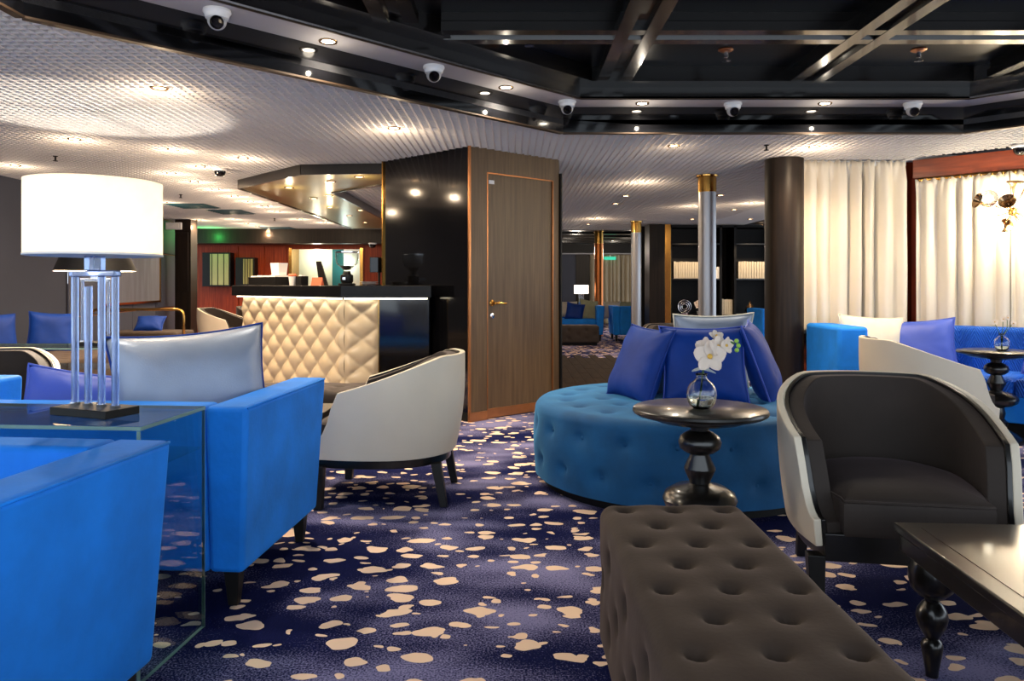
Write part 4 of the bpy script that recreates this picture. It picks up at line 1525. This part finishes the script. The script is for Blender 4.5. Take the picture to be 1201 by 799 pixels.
cushion('cushion', 'violet blue cushion on the corner sofa right of the cream cushion', (3.34, 6.16, 0.43), (R(-16), R(-6), R(-38)), 0.50, 0.42, 0.15, M_lav, group=G, seed=32)
cushion('cushion', 'violet blue cushion on the corner sofa behind the farther pedestal table', (4.02, 5.62, 0.43), (R(-14), R(3), R(-45)), 0.42, 0.42, 0.15, M_lav, group=G, seed=33)

t = thing('curtain', 'flat hung cream satin curtain beside the dark round column', 'curtain', (0, 0, 0), group='cream satin curtains')
curtain(MB(), (2.56, 6.76), (3.50, 6.76), 0.665, 2.208, 7, 0.06, 3).build('cloth', M_curtain, t, smooth=180, solid=0.003)
MB().box(2.54, 3.52, 6.78, 6.80, 2.17, 2.215).build('curtain_rail', M_white, t)
u = Vector((0.7071, -0.7071))
q0 = Vector((3.60, 6.80)) + Vector((-0.7071, -0.7071)) * 0.06 - Vector((0.7071, -0.7071)) * 0.0
for k, (a, b, lab) in enumerate([(0.03, 0.74, 'gathered cream curtain under the red header, left of the brass globe lamp'), (0.745, 2.1, 'gathered cream curtain under the red header, behind the brass globe lamp')]):
    t = thing('curtain', lab, 'curtain', (0, 0, 0), group='cream satin curtains')
    p, q = q0 + u * a, q0 + u * b
    curtain(MB(), tuple(p), tuple(q), 0.72, 2.03, 5 if k == 0 else 10, 0.034, 5 + k, head=0.05).build('cloth', M_curtain, t, smooth=180, solid=0.003)
    for j in range(9 if k == 0 else 16):
        c = p + (q - p) * ((j + 0.5) / (9 if k == 0 else 16))
        MB().lathe([(0.006, -0.02), (0.011, -0.012), (0.011, 0.002), (0.006, 0.008)], 8, (c.x, c.y, 2.035)).build('curtain_hook', M_brass, t)

t = thing('wall_lamp', 'brass wall lamp with trumpets and glowing glass globes over the sofa', 'lamp', (3.93, 5.96, 1.68))
MB().tube([(0, 0, 0), (0.08, 0.08, 0), (0.205, 0.205, 0.0)], 0.012, 8).build('wall_arm', M_brass, t)
MB().sphere((0, 0, 0), 0.035, 16).build('hub', M_brass, t, smooth=180)
arms = [(-0.20, -0.02, 0.10, 1), (0.05, -0.12, 0.04, 1), (-0.16, -0.06, -0.12, 1), (0.02, -0.10, -0.18, 1), (0.18, -0.10, 0.16, 1), (-0.02, -0.06, 0.20, 0), (-0.25, 0.0, 0.08, 0), (-0.12, -0.1, -0.10, 0), (0.2, -0.1, -0.12, 0), (0.1, -0.05, 0.24, 0), (0.26, 0.0, 0.02, 1), (-0.20, -0.04, -0.05, 1), (-0.10, -0.1, 0.06, 0), (0.03, -0.08, -0.11, 1)]
for k, (a, b, c, g) in enumerate(arms):
    v = Vector((a, b, c))
    L_ = v.length
    n = v.normalized()
    ao = MB().tube([(0, 0, 0), tuple(v * 0.85)], 0.005, 8).build('rod', M_nickel, t)
    mm = Matrix.Translation(v) @ n.to_track_quat('Z', 'Y').to_matrix().to_4x4()
    if g:
        big = 0.068 if k in (0, 1, 4, 10) else 0.045
        MB().lathe([(0, -big * 1.0), (0.02, -big * 1.0), (0.024, -big * 0.8), (0, -big * 0.8)], 16, m=mm).build('globe_cup', M_nickel, ao)
        MB().sphere((0, 0, 0), big, 24).build('globe', M_globe if k not in (0,) else M_glass, ao, tuple(v), smooth=180)
        if k == 0:
            MB().sphere((0, 0, 0), 0.022, 16).build('bulb', M_globe, ao, tuple(v), smooth=180)
    else:
        pr = [(0.006, -0.12), (0.010, -0.07), (0.017, -0.03), (0.034, 0.0), (0.062, 0.028), (0.059, 0.028), (0.031, 0.0), (0.014, -0.03), (0.004, -0.07)]
        MB().lathe(pr, 24, m=mm).build('trumpet', M_nickel, ao)
light('sconce_glow', 'POINT', (0.02, -0.2, -0.02), 13, (1, 0.83, 0.58), size=0.06, parent=t)
light('sconce_glow', 'POINT', (-0.02, 0.10, 0.03), 9, (1, 0.83, 0.58), size=0.05, parent=t)

# ================================================================== BAR
t = thing('bar_counter', 'bar counter with black top and lit cream tufted leather front', 'bar', (0, 0, 0))
top = [(-0.665, 6.235), (-1.41, 6.235), (-2.83, 7.655), (-2.45, 8.035), (-1.2, 6.92), (-0.675, 6.42)]
MB().prism(top, 1.0, 1.10).build('counter_top', M_counter, t, bevel=0.004)
body = [(-0.69, 6.36), (-1.36, 6.36), (-2.68, 7.68), (-2.45, 7.95), (-1.2, 6.90), (-0.69, 6.40)]
MB().prism(body, 0.0, 0.999).build('body', M_dark, t)


def tuft_panel(length, z0, z1, w, h, depth=0.045, res=0.0125):
    nu, nv = int(length / res), int((z1 - z0) / res)
    P = []
    for i in range(nu + 1):
        row = []
        for j in range(nv + 1):
            uu, vv = length * i / nu, (z1 - z0) * j / nv
            a, b = uu / w + vv / h, uu / w - vv / h
            e = min(1.0, 14 * min(i / nu, 1 - i / nu, 0.2) * length + 0.35)
            hh = depth * (abs(math.sin(PI * a)) * abs(math.sin(PI * b))) ** 0.42 * e
            row.append((uu, -hh, z0 + vv))
        P.append(row)
    return MB().grid(P)


tuft_panel(1.86, 0.10, 0.985, 0.262, 0.22).build('tufted_panel', M_barleather, t, (-2.705, 7.645, 0), (0, 0, R(-45)), smooth=180)
tuft_panel(0.29, 0.10, 0.985, 0.29, 0.22).build('tufted_panel', M_barleather, t, (-1.395, 6.335, 0), (0, 0, 0), smooth=180)
MB().box(-1.105, -0.69, 6.30, 6.36, 0.10, 0.985).build('gloss_panel', M_gloss, t)
MB().box(-1.108, -1.10, 6.29, 6.36, 0.1, 0.985).build('panel_edge', M_brass, t)
MB().box(-1.39, -0.7, 6.275, 6.29, 0.986, 0.998).build('light_strip', M_led, t)
MB().box(0, 1.9, -0.055, -0.04, 0.986, 0.998).build('light_strip', M_led, t, (-2.715, 7.635, 0), (0, 0, R(-45)))
MB().box(-1.39, -0.7, 6.33, 6.36, 0.0, 0.10).build('toe_kick', M_dark, t)
a_ = light('bar_strip_light', 'AREA', (-1.05, 6.275, 0.984), 0.38, (1, 0.90, 0.70), rot=(R(14), 0, 0), sx=0.66, sy=0.02)
a_ = light('bar_strip_light', 'AREA', (-2.045 - 0.04, 6.965 - 0.04, 0.984), 1.1, (1, 0.90, 0.70), rot=(R(14), 0, R(-45)), sx=1.85, sy=0.02)

t = thing('coffee_grinder', 'coffee grinder with clear bean hopper on the bar counter', 'grinder', (-1.44, 6.62, 1.10))
MB().box(-0.06, 0.06, -0.08, 0.08, 0, 0.02).build('base', M_dark, t, bevel=0.006)
MB().lathe([(0.045, 0.02), (0.055, 0.04), (0.055, 0.09), (0.035, 0.10), (0.03, 0.125), (0, 0.125)], 24).build('body', M_blackmatte, t)
MB().box(-0.012, 0.012, -0.12, -0.05, 0.05, 0.07).build('spout', M_chrome, t)
hp = MB().lathe([(0.028, 0.125), (0.045, 0.15), (0.09, 0.19), (0.098, 0.23), (0.098, 0.285), (0.095, 0.285), (0.095, 0.232), (0.086, 0.192), (0.042, 0.153), (0.025, 0.128)], 32)
hp.build('hopper', M_hopper, t)
MB().lathe([(0, 0.135), (0.024, 0.135), (0.041, 0.155), (0.060, 0.170), (0, 0.175)], 24).build('beans', M_bean, t)
MB().lathe([(0, 0.286), (0.1, 0.286), (0.1, 0.296), (0.03, 0.302), (0, 0.302)], 32).build('lid', M_chrome, t)
t = thing('serving_tray', 'black box tray of napkins at the left end of the bar counter', 'tray', (-2.42, 7.66, 1.10), R(-45))
MB().box(-0.28, 0.28, -0.12, 0.12, 0, 0.085).build('box', M_dark, t, bevel=0.004)
for k in range(4):
    MB().box(-0.26 + 0.13 * k, -0.15 + 0.13 * k, -0.1, 0.1, 0.0855, 0.098 + 0.004 * (k % 2)).build('napkin', M_paper, t)
t = thing('paper_box', 'white paper box on the black tray on the bar', 'box', (-2.32, 7.56, 1.2035), R(-30))
MB().frustum((-0.05, 0.05, -0.05, 0.05), 0, (-0.06, 0.06, -0.06, 0.06), 0.12).build('carton', M_paper, t)
t = thing('paper_cup', 'white paper cup with orange lid beside the black tray', 'cup', (-2.12, 7.33, 1.10))
MB().lathe([(0, 0), (0.028, 0), (0.038, 0.09), (0, 0.09)], 20).build('cup_body', M_paper, t)
MB().lathe([(0.041, 0.09), (0.041, 0.1), (0.03, 0.115), (0, 0.115)], 20).build('cup_lid', M_orange, t)
t = thing('menu_holder', 'small black holder box on the bar right of the orange lidded cup', 'box', (-2.02, 7.30, 1.10), R(-45))
MB().box(-0.05, 0.05, -0.04, 0.04, 0, 0.09).build('holder', M_dark, t, bevel=0.003)
MB().box(-0.03, 0.03, -0.02, 0.02, 0.0905, 0.10).build('card', M_paper, t)
t = thing('menu_card', 'orange printed card standing on the bar counter', 'card', (-1.83, 7.08, 1.10), R(-25))
MB().add([(-0.06, 0, 0), (0.06, 0, 0), (0.06, 0.02, 0.075), (-0.06, 0.02, 0.075), (-0.06, 0.045, 0), (0.06, 0.045, 0)], [(0, 1, 2, 3), (5, 4, 3, 2), (0, 3, 4), (1, 5, 2), (0, 4, 5, 1)]).build('folded_card', M_orange, t)
t = thing('saucer_stack', 'low stack of white saucers on the bar beside the grinder', 'saucers', (-1.27, 6.74, 1.10))
for k in range(3):
    MB().lathe([(0, 0.012 * k), (0.05, 0.012 * k), (0.085, 0.012 * k + 0.011), (0, 0.012 * k + 0.009)], 28).build('saucer', M_white, t)
t = thing('till_screen', 'small black till screen on the bar against the gloss wall', 'screen', (-1.22, 6.98, 1.1), R(20))
MB().box(-0.05, 0.05, -0.04, 0.04, 0, 0.01).build('foot', M_dark, t)
MB().box(-0.01, 0.01, 0, 0.02, 0.01, 0.12).build('stand', M_dark, t)
MB().box(-0.09, 0.09, -0.02, 0.0, 0.12, 0.26).build('display', M_lensb, t, bevel=0.004)

# canopy over the bar
t = thing('bar_canopy', 'dropped bar canopy with dark edge and bronze mirror underside', 'canopy', (0, 0, 0))
zc = 2.135
MB().prism([(-2.9, 8.05), (-1.95, 7.02), (-2.0, 8.42), (-2.0, 13.8), (-2.9, 13.8)], zc, zc + 0.01).build('mirror_underside', M_goldmirror, t, smooth=20)
MB().prism([(-1.95, 7.02), (-1.16, 6.95), (-1.16, 7.6), (-2.0, 8.42)], zc, zc + 0.01).build('mirror_underside', M_goldmirror, t, smooth=20)
for a, b in (((-2.9, 13.8), (-2.9, 8.05)), ((-2.9, 8.05), (-1.95, 7.02)), ((-1.95, 7.02), (-1.16, 6.95)), ((-1.16, 7.6), (-2.0, 8.42)), ((-2.0, 8.42), (-2.0, 13.8)), ((-2.9, 13.8), (-2.0, 13.8))):
    a, b = Vector(a), Vector(b)
    d = b - a
    MB().box(0, d.length, -0.012, 0.012, zc - 0.012, 2.219).build('fascia', M_black, t, (a.x, a.y, 0), (0, 0, math.atan2(d.y, d.x)))
can = [(434, 217, 16), (410, 243, 0), (425, 233, 10), (384, 231, 0), (420, 260, 0), (386, 245, 0), (395, 228, 0)]
for n, (a, b) in enumerate([(-1.45, 7.2), (-1.8, 7.55), (-2.35, 8.0), (-2.35, 9.0), (-2.4, 10.0), (-2.4, 11.2), (-2.1, 8.7), (-2.08, 10.4), (-2.4, 12.4)]):
    downlight(f'small warm downlight in the mirrored bar canopy, {ORD[n]} from the service door', (a, b, zc - 0.002), 'downlights in the bar canopy', energy=9 if n in (0, 2, 4, 6) else 0, r=0.04)

# cabinets on the red back wall
for n, (a, b, z0, z1, lab) in enumerate([(-6.18, -5.62, 1.08, 1.76, 'tall dark glazed cabinet on the red back wall, the left one of two'), (-5.52, -5.14, 1.10, 1.66, 'smaller dark glazed cabinet on the red back wall, the right one of two')]):
    t = thing('wall_cabinet', lab, 'cabinet', ((a + b) / 2, 15.36, z0), group='dark glazed wall cabinets')
    w = (b - a) / 2
    MB().box(-w, w, -0.22, 0, 0, z1 - z0).build('carcass', M_dark, t, bevel=0.004)
    MB().box(-w + 0.16, w - 0.03, -0.232, -0.221, 0.03, z1 - z0 - 0.03).build('glass_door', M_goldmirror, t)
    for k in range(3):
        xx = -w + 0.19 + k * (2 * w - 0.25) / 2.6
        MB().box(xx, xx + 0.012, -0.24, -0.233, 0.03, z1 - z0 - 0.03).build('mullion', M_dark, t)
light('green_accent', 'POINT', (-5.85, 14.65, 2.06), 5, (0.08, 1.0, 0.16), size=0.05)
light('added_alcove_light', 'POINT', (-4.0, 15.55, 1.75), 9, (1, 0.95, 0.75), size=0.05)  # unseen lights added to brighten the made-up alcove
light('added_alcove_light', 'POINT', (-3.4, 15.45, 1.55), 3, (0.8, 1.0, 0.95), size=0.04)

# ================================================================== BOOKCASE
t = thing('bookcase', 'black built in bookcase behind the steel column', 'bookcase', (0, 13.95, 0))
for a in (2.89, 3.80, 4.06, 4.98):
    MB().box(a - 0.02, a + 0.02, -0.15, 0.395, 0, 2.2).build('upright', M_dark, t)
for z in (0.55, 1.205, 1.845):
    MB().box(2.91, 3.78, -0.14, 0.39, z, z + 0.022).build('shelf', M_black, t)
    MB().box(4.08, 4.96, -0.14, 0.39, z, z + 0.022).build('shelf', M_black, t)
MB().box(3.82, 4.04, -0.14, 0.39, 0.54, 0.562).build('shelf', M_black, t)
for a, b in ((2.91, 3.78), (4.08, 4.96)):
    MB().box(a, b, -0.13, 0.39, 0.02, 0.545).build('cupboard_door', M_dark, t, bevel=0.004)
MB().box(2.9, 4.97, 0.36, 0.395, 0.55, 2.2).build('back_panel', M_dark, t)
MB().box(2.89, 5.0, -0.15, 0.395, 2.16, 2.2).build('top_panel', M_dark, t)
bk0 = None


def books(x0, n, w, z, h, lab, grp, jit=0.004):
    global bk0
    rr = random.Random(n * 7 + int(z * 100))
    x = x0
    for k in range(n):
        lb = f'{lab}, {ORD[k]} from its left end'
        if bk0 is None:
            bk0 = MB()
            bk0.box(-0.5, 0.5, 0, 0.16, 0, 1)
            bk0 = bk0.mesh('book')
            bk0.materials.append(M_book)
        o = bpy.data.objects.new('book', bk0)
        COL.objects.link(o)
        o.scale = (w * 0.82, 1, h * (1 - rr.random() * 0.04))
        o.location = (x + w / 2, 13.85 + rr.uniform(0, jit), z)
        tag(o, lb, 'book', grp)
        x += w
    return x


books(2.95, 12, 0.042, 1.2285, 0.31, 'cream book on the bookcase shelf left of the steel column', 'books left of the steel column')
books(4.13, 11, 0.048, 1.2285, 0.315, 'tan cream book on the bookcase shelf beside the dark column', 'books beside the dark column')
books(3.83, 5, 0.04, 0.5635, 0.29, 'pale book low in the narrow middle bay of the bookcase', 'books low in the middle bay')
t = thing('file_stand', 'white paper stand on the bookcase shelf just right of the steel column', 'box', (3.70, 13.9, 1.2285))
MB().box(-0.07, 0.04, -0.08, 0.08, 0, 0.16).build('file', M_paper, t)
MB().box(0.045, 0.075, -0.08, 0.08, 0, 0.21).build('file', M_paper, t)
t = thing('ring_ornament', 'silver ring shaped ornament on the low bookcase shelf', 'ornament', (3.16, 13.9, 0.574))
MB().box(-0.06, 0.06, -0.04, 0.04, 0, 0.015).build('foot', M_chrome, t)
for r_ in (0.12, 0.085, 0.05):
    MB().tube([(r_ * math.cos(2 * PI * k / 28), 0, 0.14 + r_ * math.sin(2 * PI * k / 28)) for k in range(28)], 0.011, 8, True).build('ring', M_chrome, t, smooth=180)
t = thing('white_orchid', 'white potted orchid on the low bookcase shelf beside the ornament', 'flower', (3.42, 13.88, 0.573))
MB().lathe([(0, 0), (0.03, 0), (0.045, 0.06), (0.04, 0.06), (0, 0.05)], 20).build('pot', M_white, t)
MB().tube([(0, 0, 0.05), (-0.01, 0, 0.13), (-0.04, -0.01, 0.2)], 0.004, 6).build('stem', M_green, t)
for c in ((-0.05, -0.02, 0.2), (0.0, -0.03, 0.23), (-0.03, -0.03, 0.15)):
    orchid(t, c, (-0.2, -1, 0.2), 1.0)
t = thing('teapot', 'black teapot shaped vase with shining lid on the low bookcase shelf', 'teapot', (4.36, 13.9, 0.573))
MB().lathe([(0, 0), (0.05, 0), (0.09, 0.05), (0.095, 0.09), (0.06, 0.14), (0, 0.145)], 28).build('pot', M_dark, t)
MB().lathe([(0.075, 0.13), (0.05, 0.16), (0.02, 0.19), (0.01, 0.22), (0.016, 0.23), (0.0, 0.25)], 24).build('lid', M_nickel, t)
light('added_bookcase_spot', 'SPOT', (3.25, 13.3, 2.1), 26, WARM, rot=(R(30), 0, 0), cone=90)  # unseen spots added in front of the bookcase to brighten the books
light('added_bookcase_spot', 'SPOT', (4.4, 13.3, 2.1), 30, WARM, rot=(R(30), 0, 0), cone=90)
t = thing('blue_armchair', 'bright blue boxy armchair between the bookcase and the dark column', 'armchair', (4.42, 12.6, 0), R(90))
MB().box(-0.4, 0.4, 0.25, 0.4, 0.12, 0.72).build('back', M_velvet, t, bevel=0.02)
MB().box(-0.4, 0.4, -0.4, 0.25, 0.12, 0.42).build('seat', M_velvet, t, bevel=0.02)
for sx in (-1, 1):
    MB().box(sx * 0.33 - 0.07, sx * 0.33 + 0.07, -0.4, 0.25, 0.42, 0.6).build('arm', M_velvet, t, bevel=0.02)
    for sy in (-0.34, 0.34):
        MB().box(sx * 0.34 - 0.02, sx * 0.34 + 0.02, sy - 0.02, sy + 0.02, 0, 0.125).build('leg', M_blackmatte, t)

# ================================================================== FAR LOUNGE
dup(sofaB, loc=(1.05, 15.35, 0), rot=(0, 0, 0), label='far blue loveseat behind the far tufted bench, with three cushions')
dup(sofaB, loc=(2.75, 15.3, 0), rot=(0, 0, R(180)), label='far blue loveseat standing behind the slim steel column')
tufted_bench('tufted_bench', 'far black tufted bench in front of the far blue loveseat', (0.95, 14.1, 0), R(90), 0.5, 1.3, 0.37, M_chairin, full=False)
G = 'cushions of the far lounge'
cushion('cushion', 'small white cushion on the far blue loveseat', (1.14, 15.62, 0.45), (R(-14), 0, 0), 0.42, 0.34, 0.13, M_creamfab, group=G, seed=41)
cushion('cushion', 'small blue cushion on the far blue loveseat', (1.22, 15.05, 0.42), (R(-18), R(9), R(-6)), 0.36, 0.36, 0.13, M_royal, group=G, seed=42)
cushion('cushion', 'small sage cushion on the far blue loveseat beside the blue one', (1.54, 15.25, 0.42), (R(-16), R(8), R(14)), 0.38, 0.42, 0.13, M_sage, group=G, seed=43)
cushion('cushion', 'white cushion showing over the back of the loveseat behind the slim column', (2.05, 15.58, 0.43), (R(10), 0, R(170)), 0.36, 0.36, 0.13, M_creamfab, group=G, seed=44)
cushion('cushion', 'sage cushion showing over the back of the loveseat behind the slim column', (2.38, 15.58, 0.43), (R(10), 0, R(184)), 0.42, 0.36, 0.13, M_sage, group=G, seed=45)
for k, (a, b, lab) in enumerate([(2.26, 3.1, 'greige curtain on the far wall left of the copper column top'), (3.12, 3.9, 'greige curtain on the far wall under the green exit sign'), (3.92, 4.7, 'greige curtain on the far wall behind the slim steel column')]):
    t = thing('curtain', lab, 'curtain', (0, 0, 0), group='greige curtains of the far lounge')
    curtain(MB(), (a, 21.82), (b, 21.82), 0.02, 1.985, 7, 0.04, 51 + k).build('cloth', M_curtaing, t, smooth=180, solid=0.004)
t = thing('exit_sign', 'small green emergency sign above the far greige curtains', 'sign', (2.8, 21.70, 1.88))
MB().box(-0.17, 0.17, -0.02, 0.02, -0.045, 0.045).build('sign_box', M_exit, t, bevel=0.004)
MB().box(-0.005, 0.005, -0.005, 0.005, 0.045, 0.12).build('hanger', M_chrome, t)
t = thing('side_cabinet', 'dark low cabinet carrying the far white lamp', 'cabinet', (1.53, 16.75, 0))
MB().box(-0.3, 0.3, -0.2, 0.2, 0.0, 0.6).build('carcass', M_dark, t, bevel=0.004)
MB().box(-0.28, 0.28, -0.212, -0.2, 0.04, 0.56).build('door', M_darkwood, t)
t = thing('table_lamp', 'far table lamp with glowing white shade before the brown panel', 'lamp', (1.53, 16.75, 0.6))
MB().box(-0.08, 0.08, -0.05, 0.05, 0, 0.02).build('base_plate', M_dark, t)
for xx in (-0.05, -0.017, 0.017, 0.05):
    MB().box(xx - 0.009, xx + 0.009, -0.009, 0.009, 0.02, 0.32).build('rod', M_chrome, t)
MB().lathe([(0.16, 0.32), (0.16, 0.51), (0.155, 0.51), (0.155, 0.32)], 36).build('lamp_shade', M_shadelit, t)
